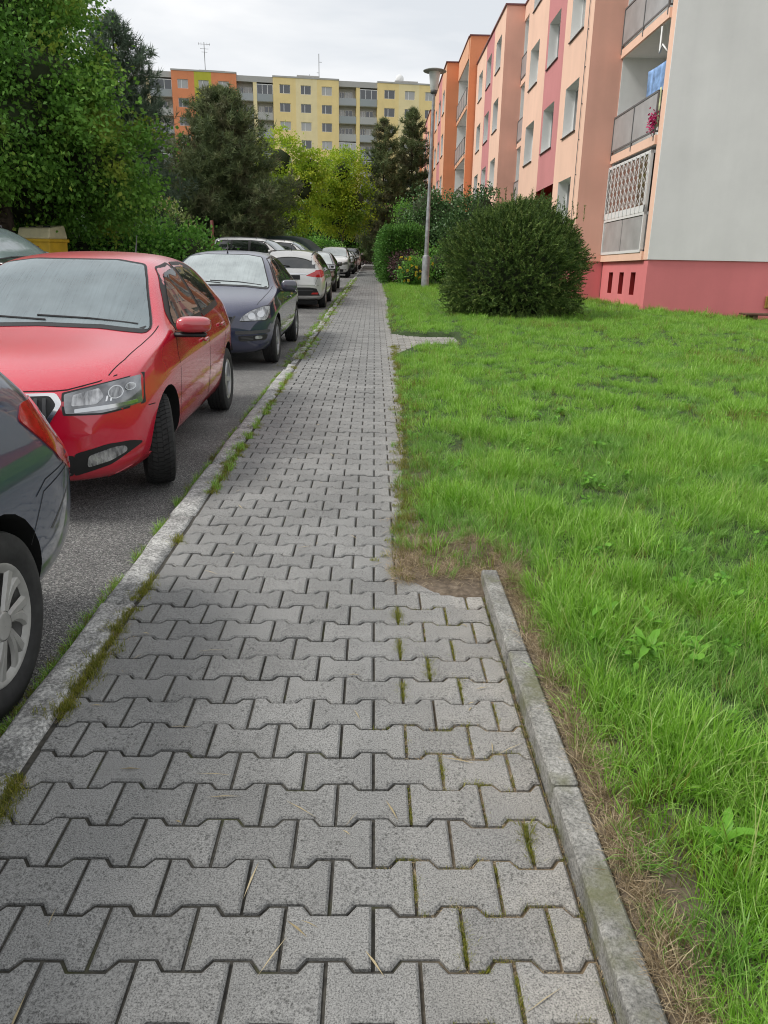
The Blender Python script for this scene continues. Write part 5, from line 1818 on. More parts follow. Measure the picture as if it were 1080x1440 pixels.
# ---- dark blue hatchback
BLUE = paint('paint_blue', (0.005, 0.011, 0.055), 0.0, dew=.10, rough=.3)
WSB = glassm('windscreen_glass_pale', (0.36, 0.40, 0.40), .15, 1.0, .06)
c = make_car('hatchback_car', 'dark blue hatchback with grey bumper strips parked behind the red car', HATCH, 4.34, 1.80, 1.475, .90, 2.64, BLUE,
             (-2.215, 12.02, ROAD_Z), RZ_FACE, CARS, wheel_r=.31, arch=.355, cabin=True)
common(c, wsm=WS_BLUE)
wheels(c, 'split', .2, .21, 0)
HF = [(.47, .618), (.51, .675), (.60, .735), (.73, .782), (.80, .785), (.80, .69), (.77, .62)]
both(c, 'headlamp_seal', [(u * 1.015, v + (.01 if v > .62 else -.01)) for u, v in HF], 'F', BLACKP, off=.002, step=.05)
both(c, 'headlamp', HF, 'F', LAMP, off=.006, step=.05)
for s in (1, -1):
    for y_, z_, r_ in ((.61, .672, .04), (.71, .695, .04)):
        patch(c, 'reflector', [(s * y_ + r_ * math.cos(a), z_ + r_ * math.sin(a)) for a in np.linspace(0, 6.283, 14)[:-1]], 'F', LAMPW, off=.009, step=.04, round_=0)
patch(c, 'grille', [(-.40, .67), (.40, .67), (.33, .54), (-.33, .54)], 'F', BLACKP, off=.006, step=.06)
patch(c, 'grille_rim', [(-.33, .54), (.33, .54), (.41, .68), (.43, .68), (.345, .525), (-.345, .525), (-.43, .68), (-.41, .68)], 'F', GRAYP, off=.010, step=.06, round_=.004)
both(c, 'bumper_strip', [(.42, .455), (.42, .495), (.80, .495), (.80, .455)], 'F', GRAYP, off=.010, step=.06)
both(c, 'fog_grille', [(.46, .365), (.45, .43), (.78, .435), (.76, .365)], 'F', BLACKP, off=.005, step=.06)
both(c, 'fog_lamp', [(.64, .385), (.64, .425), (.72, .425), (.72, .385)], 'F', LAMP, off=.009, step=.04)
for k in range(3):
    both(c, 'fog_slat', [(.48, .378 + .018 * k), (.62, .378 + .018 * k), (.62, .385 + .018 * k), (.48, .385 + .018 * k)], 'F', GRAYP, off=.010, step=.06, round_=.002)
patch(c, 'lower_intake', [(-.38, .25), (.38, .25), (.36, .43), (-.36, .43)], 'F', BLACKP, off=.005, step=.06)
for z in (.28, .32, .37):
    patch(c, 'intake_slat', [(-.36, z), (.36, z), (.36, z + .014), (-.36, z + .014)], 'F', GRAYP, off=.011, step=.08, round_=.003)
mirrors(c, 1.46, .99, BLUE, (.075, .115, .078))
handles(c, [(2.2, .80), (3.02, .83)], BLUE)
wiper(c, [[(.60, 1.0), (.3, 1.035), (-.1, 1.05)], [(.05, 1.02), (-.3, 1.045), (-.62, 1.02)]])
h, n = ray(c, 1.98, 0.0, 'T')
MB().tube([h, h + Vector((-.01, 0, .03)), h + Vector((-.06, 0, .20))], [.014, .006, .003], 8).build('antenna', BLACKP, c.root, True)
h, n = ray(c, .24, 0.0, 'T')
blob('bonnet_badge', CHROME, c.root, tuple(h + n * .003), (.02, .045, .006), 1.0, (0, .4, 0), 2)

# ---- silver estate, tail towards the camera
SILV = paint('paint_silver', (0.66, 0.65, 0.63), 0.45, rough=.3)
c = make_car('estate_car', 'silver estate car seen from behind with red tail lamps and black plate', WAGON, 4.56, 1.82, 1.50, .93, 2.65, SILV,
             (-2.22, 22.85, ROAD_Z), RZ_AWAY, CARS, wheel_r=.315, arch=.36)
SWT2 = SW_TRIM[:6] + [(3.2, 1.335), (3.50, 1.29), (3.62, 1.15), (3.55, 1.04)]
SWQ = [(3.16, 1.03), (3.14, 1.32), (3.46, 1.28), (3.57, 1.14), (3.52, 1.06)]
SWR2 = [(2.39, 1.008), (2.36, 1.343), (2.75, 1.34), (3.07, 1.33), (3.10, 1.02)]
RW2 = [(-.64, 1.01), (.64, 1.01), (.72, 1.08), (.62, 1.32), (.5, 1.355), (-.5, 1.355), (-.62, 1.32), (-.72, 1.08)]
common(c, trim=SWT2, gl=(SW_F, SWR2, SWQ), rw=RW2)
wheels(c, 'five', .205, .205)
both(c, 'tail_lamp', [(.40, .835), (.55, .905), (.68, .965), (.80, .965), (.835, .84), (.80, .79), (.60, .80)], 'R', REDL, off=.008, step=.05)
both(c, 'tail_lamp_side', [(3.80, .80), (3.62, .93), (3.74, .985), (3.86, .97), (3.9, .82)], 'L', REDL, off=.007, step=.05)
patch(c, 'number_plate', [(-.26, .735), (.26, .735), (.26, .845), (-.26, .845)], 'R', PLATEK, off=.014, step=.1, round_=.006)
patch(c, 'tailgate_trim', [(-.42, .865), (.42, .865), (.42, .885), (-.42, .885)], 'R', CHROME, off=.010, step=.1, round_=.006)
patch(c, 'bumper_insert', [(-.74, .34), (.74, .34), (.66, .52), (.5, .545), (-.5, .545), (-.66, .52)], 'R', BLACKP, off=.005, step=.08)
patch(c, 'bumper_chrome', [(-.58, .46), (.58, .46), (.58, .475), (-.58, .475)], 'R', GRAYP, off=.012, step=.1, round_=.004)
both(c, 'rear_reflector', [(.52, .375), (.70, .375), (.70, .42), (.56, .42)], 'R', REDL, off=.010, step=.06)
wiper(c, [[(.02, 1.06), (.25, 1.075), (.45, 1.06)], [(0, 1.05), (.1, 1.06)]], 'R', .012)
seam(c, [('R', [(-.72, .60), (.72, .60)]), ('R', [(.62, .60), (.70, .80)]), ('R', [(-.62, .60), (-.70, .80)])], .006)
patch(c, 'roof_spoiler', [(3.60, -.5), (3.60, .5), (3.79, .52), (3.79, -.52)], 'T', SILV, off=.022, step=.08)
for s in (1, -1):
    q = [ray(c, x, s * .55, 'T')[0] + Vector((0, 0, .035)) for x in np.linspace(1.95, 3.6, 8)]
    MB().tube(q, .014, 8).build('roof_rail', GRAYP, c.root, True)
mirrors(c, 1.5, 1.0, BLACKP)
handles(c, [(2.2, .80), (3.02, .83)], SILV)
h, n = ray(c, 3.45, 0.0, 'T')
MB().tube([h, h + Vector((-.02, 0, .05)), h + Vector((-.07, 0, .2))], [.014, .006, .003], 8).build('antenna', BLACKP, c.root, True)
MB().box(-2.2, 2.2, -.7, .7, .12, .22).build('underbody', DARK, c.root)

def front_simple(c, gm, chrome=False, sc=1.0):
    H1 = [(.46, .57 * sc), (.50, .65 * sc), (.66, .70 * sc), (.79, .71 * sc), (.80, .60 * sc)]
    both(c, 'headlamp', H1, 'F', LAMP, off=.006, step=.06)
    patch(c, 'grille', [(-.40, .555 * sc), (.40, .555 * sc), (.42, .655 * sc), (-.42, .655 * sc)], 'F', BLACKP, off=.006, step=.07)
    for k in range(2):
        patch(c, 'grille_bar', [(-.39, (.58 + .035 * k) * sc), (.39, (.58 + .035 * k) * sc), (.39, (.592 + .035 * k) * sc), (-.39, (.592 + .035 * k) * sc)], 'F', CHROME if chrome else GRAYP, off=.012, step=.08, round_=.004)
    patch(c, 'lower_intake', [(-.55, .29), (.55, .29), (.58, .41), (-.58, .41)], 'F', BLACKP, off=.006, step=.07)
    patch(c, 'number_plate', [(-.26, .43), (.26, .43), (.26, .535), (-.26, .535)], 'F', PLATE, off=.014, step=.1, round_=.006)
    both(c, 'fog_lamp', [(.62, .36), (.62, .41), (.72, .41), (.72, .36)], 'F', LAMP, off=.010, step=.05)

# ---- black car, white SUV and the ones beyond
BLACK = paint('paint_black', (0.008, 0.009, 0.012), 0.1, dew=.1)
c = make_car('hatchback_car', 'black car facing the camera between the silver estate and the white off-roader', HATCH, 4.35, 1.80, 1.46, .9, 2.62, BLACK, (-2.33, 31.3, ROAD_Z), RZ_FACE, CARS, wheel_r=.315, arch=.36)
common(c, wsm=WSB); wheels(c, 'five', .205, .205); front_simple(c, BLACKP); mirrors(c, 1.5, 1.0, BLACK); handles(c, [(2.2, .80), (3.02, .83)], CHROME)

WHITE = paint('paint_white', (0.72, 0.72, 0.71), 0.0)
SUVWS = [(-.72, 1.0), (-.4, 1.025), (0, 1.032), (.4, 1.025), (.72, 1.0), (.63, 1.36), (.3, 1.39), (-.3, 1.39), (-.63, 1.36)]
SUVT = [(1.36, 1.0), (1.58, 1.2), (1.80, 1.335), (2.3, 1.37), (3.1, 1.365), (3.5, 1.33), (3.66, 1.2), (3.6, 1.04)]
SUVG = ([(1.44, 1.02), (1.64, 1.2), (1.83, 1.315), (2.27, 1.35), (2.30, 1.02)], [(2.38, 1.02), (2.36, 1.35), (3.05, 1.345), (3.07, 1.03)], [(3.14, 1.03), (3.13, 1.34), (3.45, 1.315), (3.58, 1.2), (3.54, 1.06)])
SUVR = [(-.62, 1.06), (.62, 1.06), (.60, 1.30), (.5, 1.33), (-.5, 1.33), (-.60, 1.30)]
def suv(name, label, pm, loc, rz, group, dims=(4.45, 1.82, 1.70), base=SUV, wsm=None):
    c = make_car(name, label, base, dims[0], dims[1], dims[2], .92, 2.62, pm, loc, rz, group, wheel_r=.345, arch=.395)
    if base is VAN:
        vws = [(-.72, .99), (-.4, 1.01), (0, 1.02), (.4, 1.01), (.72, .99), (.65, 1.34), (.3, 1.375), (-.3, 1.375), (-.65, 1.34)]
        vt = [(1.14, .98), (1.36, 1.2), (1.56, 1.34), (2.1, 1.375), (3.3, 1.37), (3.66, 1.33), (3.72, 1.0)]
        vg = ([(1.24, 1.0), (1.42, 1.2), (1.6, 1.32), (2.1, 1.35), (2.12, 1.0)], [(2.22, 1.0), (2.22, 1.35), (2.92, 1.35), (2.92, 1.0)], [(3.0, 1.0), (3.0, 1.35), (3.58, 1.32), (3.64, 1.0)])
        common(c, ws=vws, trim=vt, gl=vg, rw=SUVR, gaps=False, wsm=wsm)
    else:
        common(c, ws=SUVWS, trim=SUVT, gl=SUVG, rw=SUVR, wsm=wsm)
    wheels(c, 'five', .22, .225); mirrors(c, 1.46 if base is SUV else 1.2, 1.03, pm); front_simple(c, GRAYP, True, 1.06)
    for s in (1, -1):
        q = [ray(c, x, s * .60, 'T')[0] + Vector((0, 0, .045)) for x in np.linspace(1.9, 3.55, 8)]
        q = [q[0] - Vector((0, 0, .05))] + q + [q[-1] - Vector((0, 0, .05))]
        MB().tube(q, .016, 8).build('roof_rail', GRAYP, c.root, True)
    both(c, 'tail_lamp', [(3.86, .78), (3.80, 1.0), (3.90, 1.0), (3.95, .80)], 'L', REDL, off=.006, step=.06)
    return c
suv('off_roader', 'white off-road car with roof rails facing the camera in the kerb row', WHITE, (-2.36, 47.0, ROAD_Z), RZ_FACE, CARS, wsm=WSB)
SILV2 = paint('paint_grey', (0.33, 0.34, 0.35), 0.5)
for yy, pm_, lab in ((54.0, BLACK, 'dark car right behind the white off-roader in the kerb row'), (60.0, SILV2, 'grey car in the kerb row, two behind the white off-roader')):
    c = make_car('hatchback_car', lab, HATCH, 4.3, 1.78, 1.47, .9, 2.6, pm_, (-2.2, yy, ROAD_Z), RZ_FACE, CARS, wheel_r=.31, arch=.355)
    common(c, gaps=False, wsm=WSB); wheels(c, 'five', .2, .2); front_simple(c, BLACKP); mirrors(c, 1.5, 1.0, pm_)
suv('off_roader', 'farthest car of the kerb row, white with a dark windscreen', WHITE, (-2.05, 68.0, ROAD_Z), RZ_FACE, CARS, wsm=SIDEG)

ACROSS = 'cars parked across the road'
DKGR = paint('paint_dark_grey', (0.03, 0.035, 0.04), 0.3)
suv('off_roader', 'dark grey off-roader at the left edge beside the yellow container', DKGR, (-6.85, 13.7, ROAD_Z), R(-14), ACROSS, (4.6, 1.85, 1.86))
c = suv('minivan', 'white van behind the roof of the dark blue car, left one of two', WHITE, (-5.35, 36.0, ROAD_Z), R(-12), ACROSS, (4.2, 1.8, 1.98), VAN)
c = suv('minivan', 'white van behind the roof of the dark blue car, right one of two', WHITE, (-4.55, 40.2, ROAD_Z), R(-10), ACROSS, (4.3, 1.8, 1.95), VAN)
TARP = simple('tarpaulin_green', (0.012, 0.028, 0.022), .7, var=.4, vscale=3, bmp=.6, bscale=9)
c = make_car('covered_car', 'large vehicle under a dark green cover behind the white vans', VAN, 4.9, 2.1, 2.25, .9, 2.9, TARP, (-4.6, 47.0, ROAD_Z), R(-14), ACROSS, cover=True)
c.root['category'] = 'covered vehicle'
q = []
for x in np.linspace(.35, 3.75, 9):
    q.append(('L', [(x, .25), (x + .02, .9)]))
seam(c, q + [('S', p_[1]) for p_ in q], .02, name='fold_shade')  # flat dark strips drawn for the shade in the cover's folds
# ------------------------------------------------------------------ vegetation
BARK = simple('bark_brown', (0.075, 0.055, 0.04), .95, var=.4, vscale=8, bmp=.8, bscale=25)
BARKG = simple('bark_grey', (0.11, 0.095, 0.08), .95, var=.4, vscale=8, bmp=.8, bscale=25)
L_MAPLE = leafmat('maple_leaf', [(0, (.06, .15, .022)), (.5, (.115, .265, .036)), (.85, (.18, .365, .055)), (1, (.29, .44, .08))], .65, .35, (.55, .55, .72, (.29, .35, .045)), True)
L_YEL = leafmat('yellow_leaf', [(0, (0.184, 0.313, 0.023)), (.5, (0.322, 0.460, 0.032)), (1, (0.506, 0.570, 0.055))], .65, .4, (.30, .58, .72, (0.138, 0.248, 0.023)), True)
L_DARK = leafmat('shrub_leaf_dark', [(0, (0.034, 0.080, 0.028)), (.6, (0.080, 0.161, 0.053)), (1, (0.161, 0.274, 0.095))], .4, .15, None, True)
L_MID = leafmat('shrub_leaf_mid', [(0, (0.055, 0.155, 0.026)), (.6, (0.128, 0.319, 0.046)), (1, (0.274, 0.529, 0.092))], .5, .25, None, True)
L_HEDGE = leafmat('hedge_leaf', [(0, (0.043, 0.119, 0.020)), (.6, (0.086, 0.216, 0.034)), (1, (0.162, 0.335, 0.059))], .6, .2, None, True)
L_RED = leafmat('red_leaf', [(0, (0.028, 0.018, 0.019)), (.6, (0.077, 0.044, 0.044)), (1, (0.165, 0.088, 0.088))], .5, .15, None, True)
L_VAR = leafmat('variegated_leaf', [(0, (0.079, 0.158, 0.040)), (.5, (0.198, 0.304, 0.079)), (.8, (0.449, 0.502, 0.211)), (1, (0.475, 0.290, 0.145))], .5, .2, None, True)
L_PINE = leafmat('pine_needle', [(0, (.065, .095, .042)), (.5, (.125, .17, .07)), (.85, (.20, .25, .105)), (1, (.27, .24, .13))], .6, .25, (.5, .52, .72, (.17, .155, .095)), True)
L_BPINE = leafmat('blue_pine_needle', [(0, (.055, .085, .055)), (.6, (.10, .15, .095)), (1, (.17, .23, .15))], .6, .2, None, True)
L_SPR = leafmat('spruce_needle', [(0, (0.036, 0.069, 0.016)), (.45, (0.081, 0.143, 0.029)), (.8, (0.163, 0.244, 0.055)), (1, (0.276, 0.309, 0.098))], .55, .12, None, True)
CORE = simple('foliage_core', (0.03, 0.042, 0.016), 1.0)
L_FLOW = leafmat('yellow_petal', [(0, (.62, .46, .03)), (1, (.75, .66, .12))], .5, .2, None, True)

def unit(v): return v / np.maximum(1e-9, np.linalg.norm(v, axis=1, keepdims=True))

def leaf_quads(P, D, L_, W_):
    """P base points, D directions; folded diamond leaves"""
    n = len(P)
    D = unit(D)
    r_ = unit(rng.normal(size=(n, 3)))
    S = unit(np.cross(D, r_)); Nn = np.cross(S, D)
    L_ = (L_ * rng.uniform(.65, 1.3, n))[:, None]; W_ = (W_ * rng.uniform(.7, 1.25, n))[:, None]
    V = np.stack([P, P + D * L_ * .5 + S * W_ + Nn * W_ * .3, P + D * L_, P + D * L_ * .5 - S * W_ + Nn * W_ * .3], 1).reshape(-1, 3)
    i = np.arange(n)[:, None] * 4
    return V, np.hstack([i, i + 1, i + 2, i + 3])

def tints(n_groups, per, verts, mix=.78):
    """per-twig and per-leaf colour value in 0..1, repeated for each vertex"""
    g = np.repeat(rng.random(n_groups), per)
    return np.repeat(np.clip(mix * g + (1 - mix) * rng.random(len(g)), 0, 1), verts)

def needles(P, D, n_per, L_, w, cone=.7, along=0.0):
    """tufts of thin needle triangles: at each P, n_per needles around D"""
    m = len(P)
    P = np.repeat(P, n_per, 0); D = unit(np.repeat(D, n_per, 0))
    n = len(P)
    t = rng.random(n)[:, None]
    B_ = P + D * along * t
    d = unit(D * (1 - cone * rng.random(n)[:, None]) + unit(rng.normal(size=(n, 3))) * cone)
    S = unit(np.cross(d, rng.normal(size=(n, 3))))
    ll = (L_ * rng.uniform(.6, 1.2, n))[:, None]
    V = np.stack([B_ - S * w, B_ + S * w, B_ + d * ll], 1).reshape(-1, 3)
    return V, np.arange(n * 3).reshape(-1, 3)

def clump_points(lobes, ncl, per, rad, flat=.6, shell=.55):
    """lobes: (cx,cy,cz,rx,ry,rz). returns leaf points and outward direction"""
    vol = np.array([l[3] * l[4] * l[5] for l in lobes]) ** (2 / 3)
    pick = rng.choice(len(lobes), ncl, p=vol / vol.sum())
    A = np.array(lobes)[pick]
    d = unit(rng.normal(size=(ncl, 3)))
    r_ = (shell + (1 - shell) * rng.random(ncl) ** .6)[:, None] * rng.uniform(.88, 1.12, (ncl, 1))
    C = A[:, :3] + d * A[:, 3:] * r_
    O = np.repeat(d, per, 0)
    sz = rad * rng.uniform(.5, 1.4, (ncl, 1))
    P = np.repeat(C, per, 0) + rng.normal(size=(ncl * per, 3)) * np.repeat(sz, per, 0) * np.array([1, 1, flat])
    return C, P, O

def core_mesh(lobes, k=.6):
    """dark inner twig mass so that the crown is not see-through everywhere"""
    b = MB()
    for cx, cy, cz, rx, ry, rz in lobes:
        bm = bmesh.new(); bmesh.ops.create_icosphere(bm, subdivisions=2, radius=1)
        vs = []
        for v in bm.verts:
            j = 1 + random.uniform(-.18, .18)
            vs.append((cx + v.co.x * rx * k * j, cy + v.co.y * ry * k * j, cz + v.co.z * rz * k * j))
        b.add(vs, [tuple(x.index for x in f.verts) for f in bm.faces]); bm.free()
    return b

def limbs(mb, base, top, r0, targets, rng_=random):
    """trunk from base to top with limbs running to some targets"""
    base, top = Vector(base), Vector(top)
    pts = [base + (top - base) * t + Vector((rng_.gauss(0, .06), rng_.gauss(0, .06), 0)) * (1 if 0 < t < 1 else 0) for t in (0, .2, .4, .6, .8, 1)]
    mb.tube(pts, [r0, r0 * .85, r0 * .7, r0 * .52, r0 * .36, r0 * .15], 9)
    for tg in targets:
        tg = Vector(tg)
        t = min(.92, max(.12, (tg.z - base.z) / max(.1, top.z - base.z) * .75))
        s = base + (top - base) * t
        m = s + (tg - s) * .5 + Vector((rng_.gauss(0, .15), rng_.gauss(0, .15), rng_.uniform(0, .3)))
        rr = r0 * .42 * (1 - t * .6)
        mb.tube([s, m, tg], [rr, rr * .6, rr * .15], 6)

def broad_tree(name, label, cat, base, height, lobes, lm, bark, ncl, per, rad, L_, W_, r0=.16, group=None, core=.5, nl=22, droop=-.25):
    bx, by, bz = base
    lobes = [(bx + l[0], by + l[1], bz + l[2], *l[3:]) for l in lobes]
    t = thing(name, label, cat, base, 0, group)
    off = np.array(base)
    C, P, O = clump_points(lobes, ncl, per, rad)
    D = O * .6 + rng.normal(size=P.shape) * .6 + np.array([0, 0, droop])
    V, F = leaf_quads(P, D, L_, W_)
    b = MB(); limbs(b, (0, 0, -.3), (0, 0, height * .85), r0, (C - off)[rng.choice(ncl, min(nl, ncl), replace=False)])
    b.build('trunk', bark, t, True)
    cr_ = obj('crown', np_mesh('crown', V - off, F, [lm], tint=tints(ncl, per, 4)), t)
    if core:
        cm = core_mesh([(l[0] - bx, l[1] - by, l[2] - bz, *l[3:]) for l in lobes], core)
        cm.build('inner_foliage', CORE, cr_, True)
    return t

def pine(name, label, base, height, spread, lm, z0=.12, nw=16, nb=9, tufts=7, needle=.26, shape=1.0, group=None, dens=14, w=.014, droop=.1, r0=.16):
    t = thing(name, label, 'pine tree', base, 0, group)
    b = MB()
    b.tube([(0, 0, -.3), (.05, 0, height * .35), (-.04, .03, height * .7), (0, 0, height)], [r0, r0 * .7, r0 * .4, .02], 8)
    P, D = [], []
    for i in range(nw):
        f = i / (nw - 1)
        z = height * (z0 + (1 - z0) * f) * .98
        rad = spread * ((1 - f) ** (.75 * shape) * .95 + .06) * (0.85 + .3 * random.random()) * min(1, .55 + f * 2.2)
        nn = max(4, int(nb * (1 - .5 * f)))
        for k in range(nn):
            a = 2 * math.pi * (k + random.random() * .7) / nn + i
            ln = rad * random.uniform(.6, 1.12)
            up = random.uniform(-.05, .35) + .35 * f
            p0 = Vector((0, 0, z)); d = Vector((math.cos(a), math.sin(a), up)).normalized()
            pts = [p0, p0 + d * ln * .5 - Vector((0, 0, droop * ln * .2)), p0 + d * ln + Vector((0, 0, .12 * ln))]
            b.tube(pts, [.035 * (1 - f) + .015, .02, .006], 5, caps=False)
            nt_ = max(3, int(tufts * (ln / max(.3, spread)) * 1.4 + 3))
            for j in range(nt_):
                u = .22 + .78 * (j + random.random()) / nt_
                q = pts[0].lerp(pts[1], u * 2) if u < .5 else pts[1].lerp(pts[2], u * 2 - 1)
                for _ in range(2 + int(u * 2)):
                    s = Vector((random.gauss(0, 1), random.gauss(0, 1), random.gauss(.25, .7))).normalized()
                    off = s * random.uniform(.05, .34) * (ln * .35 + .15)
                    P.append(q + off); D.append((d * .5 + s * .6 + Vector((0, 0, .45))).normalized())
    for _ in range(10): P.append(Vector((random.gauss(0, .08), random.gauss(0, .08), height - random.random() * .5))); D.append(Vector((random.gauss(0, .3), random.gauss(0, .3), 1)))
    b.build('trunk', BARK, t, True)
    V, F = needles(np.array(P), np.array(D), dens, needle, w, .75, needle * .8)
    obj('crown', np_mesh('crown', V, F, [lm], tint=tints(len(P), dens, 3, .75)), t)
    return t

def shrub(name, label, base, lobes, lm, ncl, per, rad, L_, W_, cat='shrub', group=None, core=.72, droop=.1, stems=6):
    t = thing(name, label, cat, base, 0, group)
    C, P, O = clump_points(lobes, ncl, per, rad, .85, .7)
    keep = P[:, 2] > -.02
    P, O = P[keep], O[keep]
    tn = tints(ncl, per, 1)[keep].repeat(4)
    V, F = leaf_quads(P, O + rng.normal(size=P.shape) * .6 + np.array([0, 0, droop]), L_, W_)
    cr_ = obj('foliage', np_mesh('foliage', V, F, [lm], tint=tn), t)
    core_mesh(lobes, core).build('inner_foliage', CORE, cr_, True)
    b = MB()
    for k in range(stems):
        q = C[rng.integers(len(C))]
        b.tube([(random.gauss(0, .12), random.gauss(0, .12), -.1), (q[0] * .5, q[1] * .5, q[2] * .5), tuple(q)], [.03, .02, .008], 6)
    b.build('stems', BARK, t, True)
    return t

# ---- round spruce bush on the lawn
def conifer_bush(x, y):
    t = thing('conifer_bush', 'large round dark green conifer bush on the lawn before the building', 'bush', (x, y, 0))
    RX, RY, H_ = 1.58, 1.5, 2.62
    n = 10500
    d = unit(rng.normal(size=(n, 3)))
    d[:, 2] = np.where(rng.random(n) < .68, np.abs(d[:, 2]), -np.abs(d[:, 2]))
    lump = 1 + .05 * np.sin(d[:, 0] * 5 + 1) + .045 * np.sin(d[:, 1] * 6 + d[:, 2] * 5) + .04 * np.sin(d[:, 0] * 13 + d[:, 2] * 11)
    gap = np.sin(d[:, 0] * 8 + 2) * np.sin(d[:, 1] * 7 + 1) + np.sin(d[:, 2] * 9 + d[:, 0] * 5)
    r_ = (rng.random(n) ** .18) * lump * rng.uniform(.90, 1.03, n) * (1 - .07 * np.clip(gap, 0, 1.2)) * (1 + .04 * np.clip(-gap, 0, 1))
    cz = 1.0
    # full sides, slightly drawn in at the foot
    hz = np.where(d[:, 2] > 0, H_ - cz - .14, 1.02) * np.sign(d[:, 2]) * np.abs(d[:, 2]) ** .8
    wz = np.where(d[:, 2] < 0, np.sqrt(np.clip(1 - .30 * d[:, 2] ** 2, 0, 1)) / np.maximum(.35, np.sqrt(np.clip(1 - d[:, 2] ** 2, 0, 1))), 1.0)
    wz = np.minimum(wz, 2.2)
    C = np.stack([d[:, 0] * RX * r_ * wz, d[:, 1] * RY * r_ * wz, cz + hz * r_], 1)
    ok = C[:, 2] > .02
    C, d = C[ok], d[ok]
    ax = d * .9 + np.array([0, 0, .35]) + rng.normal(size=d.shape) * .32
    V, F = needles(C, ax, 34, .05, .0075, .62, .2)
    f_ = obj('foliage', np_mesh('foliage', V, F, [L_SPR], tint=tints(len(C), 34, 3, .8)), t)
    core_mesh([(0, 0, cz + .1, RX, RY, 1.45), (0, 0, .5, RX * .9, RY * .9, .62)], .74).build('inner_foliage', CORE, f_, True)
    # long leader shoots on top
    P = np.array([(random.gauss(-.1, .8), random.gauss(0, .7), 2.2) for _ in range(26)])
    P[:, 2] = 2.62 - .42 * (P[:, 0] / 1.5) ** 2 - .4 * (P[:, 1] / 1.4) ** 2 - .12
    D = np.tile(np.array([[0, 0, 1.0]]), (len(P), 1)) + rng.normal(size=P.shape) * .12
    V, F = needles(P, D, 60, .05, .006, .6, .32)
    obj('leader_shoots', np_mesh('leader_shoots', V, F, [L_SPR], tint=tints(26, 60, 3)), t)
    b = MB().tube([(0, 0, -.2), (0, 0, 1.4)], [.09, .03], 8)
    for _ in range(14):
        a = random.uniform(0, 6.28); b.tube([(0, 0, random.uniform(.1, .8)), (math.cos(a) * 1.2, math.sin(a) * 1.2, random.uniform(.5, 1.8))], [.03, .008], 5)
    b.build('stems', BARK, t, True)
conifer_bush(3.22, 18.0)

# ---- trees left of the road
broad_tree('maple_tree', 'big green maple with yellowing leaves at the left edge', 'tree', (-9.6, 21.0, .1), 11,
           [(-.6, 0, 7.6, 2.4, 2.6, 2.4), (-2.4, .5, 5.6, 3.0, 3.0, 2.6), (1.3, -.6, 4.9, 1.8, 2.2, 1.5), (2.4, .2, 3.4, 1.35, 1.9, 1.1), (.4, -1.2, 3.9, 2.8, 2.4, 1.6), (.7, 0, 6.4, 1.6, 2.0, 1.2), (-2.8, -1, 3.0, 2.4, 2.4, 1.4), (-1.0, .5, 9.6, 1.9, 2.0, 1.5), (.2, 1.5, 2.6, 3.2, 1.5, 1.2)],
           L_MAPLE, BARK, 850, 150, .36, .115, .044, .24, core=.6, nl=40)
broad_tree('maple_tree', 'darker leafy tree behind the maple, its twig tips against the sky', 'tree', (-11.5, 26.0, .1), 12,
           [(0, 0, 8.6, 2.6, 2.6, 2.2), (1.9, 0, 8.0, 1.0, 1.2, .7), (2.7, 0, 8.8, 1.0, .9, .35), (3.3, 0, 9.2, .55, .5, .22), (-1, 0, 5.5, 3.2, 2.8, 2.4)], L_MID, BARK, 420, 60, .28, .12, .046, .22, core=.4)
pine('pine_tree', 'tall blue green pine rising between the maple and the far block', (-11.0, 36.0, .1), 10.2, 3.0, L_BPINE, .06, 20, 13, 10, .32, .75, None, 14, .017)
pine('pine_tree', 'broad dark pine with a pointed top left of the yellow trees', (-9.0, 48.0, .1), 9.7, 4.7, L_PINE, .02, 26, 20, 13, .34, .78, None, 15, .02)
pine('pine_tree', 'dim pine filling the gap behind the blue green pine', (-13.4, 44.0, .1), 8.0, 3.6, L_PINE, .02, 18, 14, 10, .32, .6, None, 14, .019)
broad_tree('yellow_tree', 'yellow green tree just right of the broad dark pine', 'tree', (-7.2, 62, 0), 9.8,
           [(0, 0, 7.6, 1.9, 1.9, 2.2), (-.8, 0, 5.2, 2.1, 2.0, 2.0), (1.7, 0, 5.8, 1.7, 1.7, 2.0), (.3, -.4, 3.4, 2.0, 1.8, 1.3), (2.4, .3, 7.4, 1.2, 1.2, 1.2)], L_YEL, BARKG, 330, 52, .36, .19, .06, .15, core=.4)
broad_tree('yellow_tree', 'yellow green tree with a rounder top left of the far pines', 'tree', (-2.7, 66, 0), 9.2,
           [(0, 0, 7.4, 1.8, 1.8, 1.7), (-1.2, 0, 5.4, 1.8, 1.8, 1.9), (1.1, 0, 5.2, 1.6, 1.6, 1.8), (0, 0, 3.6, 2.0, 1.8, 1.2)], L_YEL, BARKG, 300, 52, .36, .19, .06, .15, core=.4)
broad_tree('leafy_tree', 'dark green tree filling the street end under the yellow trees', 'tree', (-4.4, 74, 0), 7.5,
           [(0, 0, 5.0, 3.0, 2.4, 2.0), (2.5, 0, 3.0, 2.4, 2.0, 1.8), (-2.5, 0, 3.0, 2.6, 2.0, 2.0), (0, 0, 2, 3.2, 2, 1.6)], L_MID, BARK, 330, 44, .4, .2, .075, .2, core=.7)
pine('pine_tree', 'dark pine nearest the pavement end, left of its taller twin', (.7, 70, 0), 11.7, 2.7, L_PINE, .06, 18, 11, 9, .36, .7, None, 14, .024)
pine('pine_tree', 'taller dark pine right before the far yellow block', (3.2, 72, 0), 12.9, 2.6, L_PINE, .06, 19, 11, 9, .36, .65, None, 14, .024)
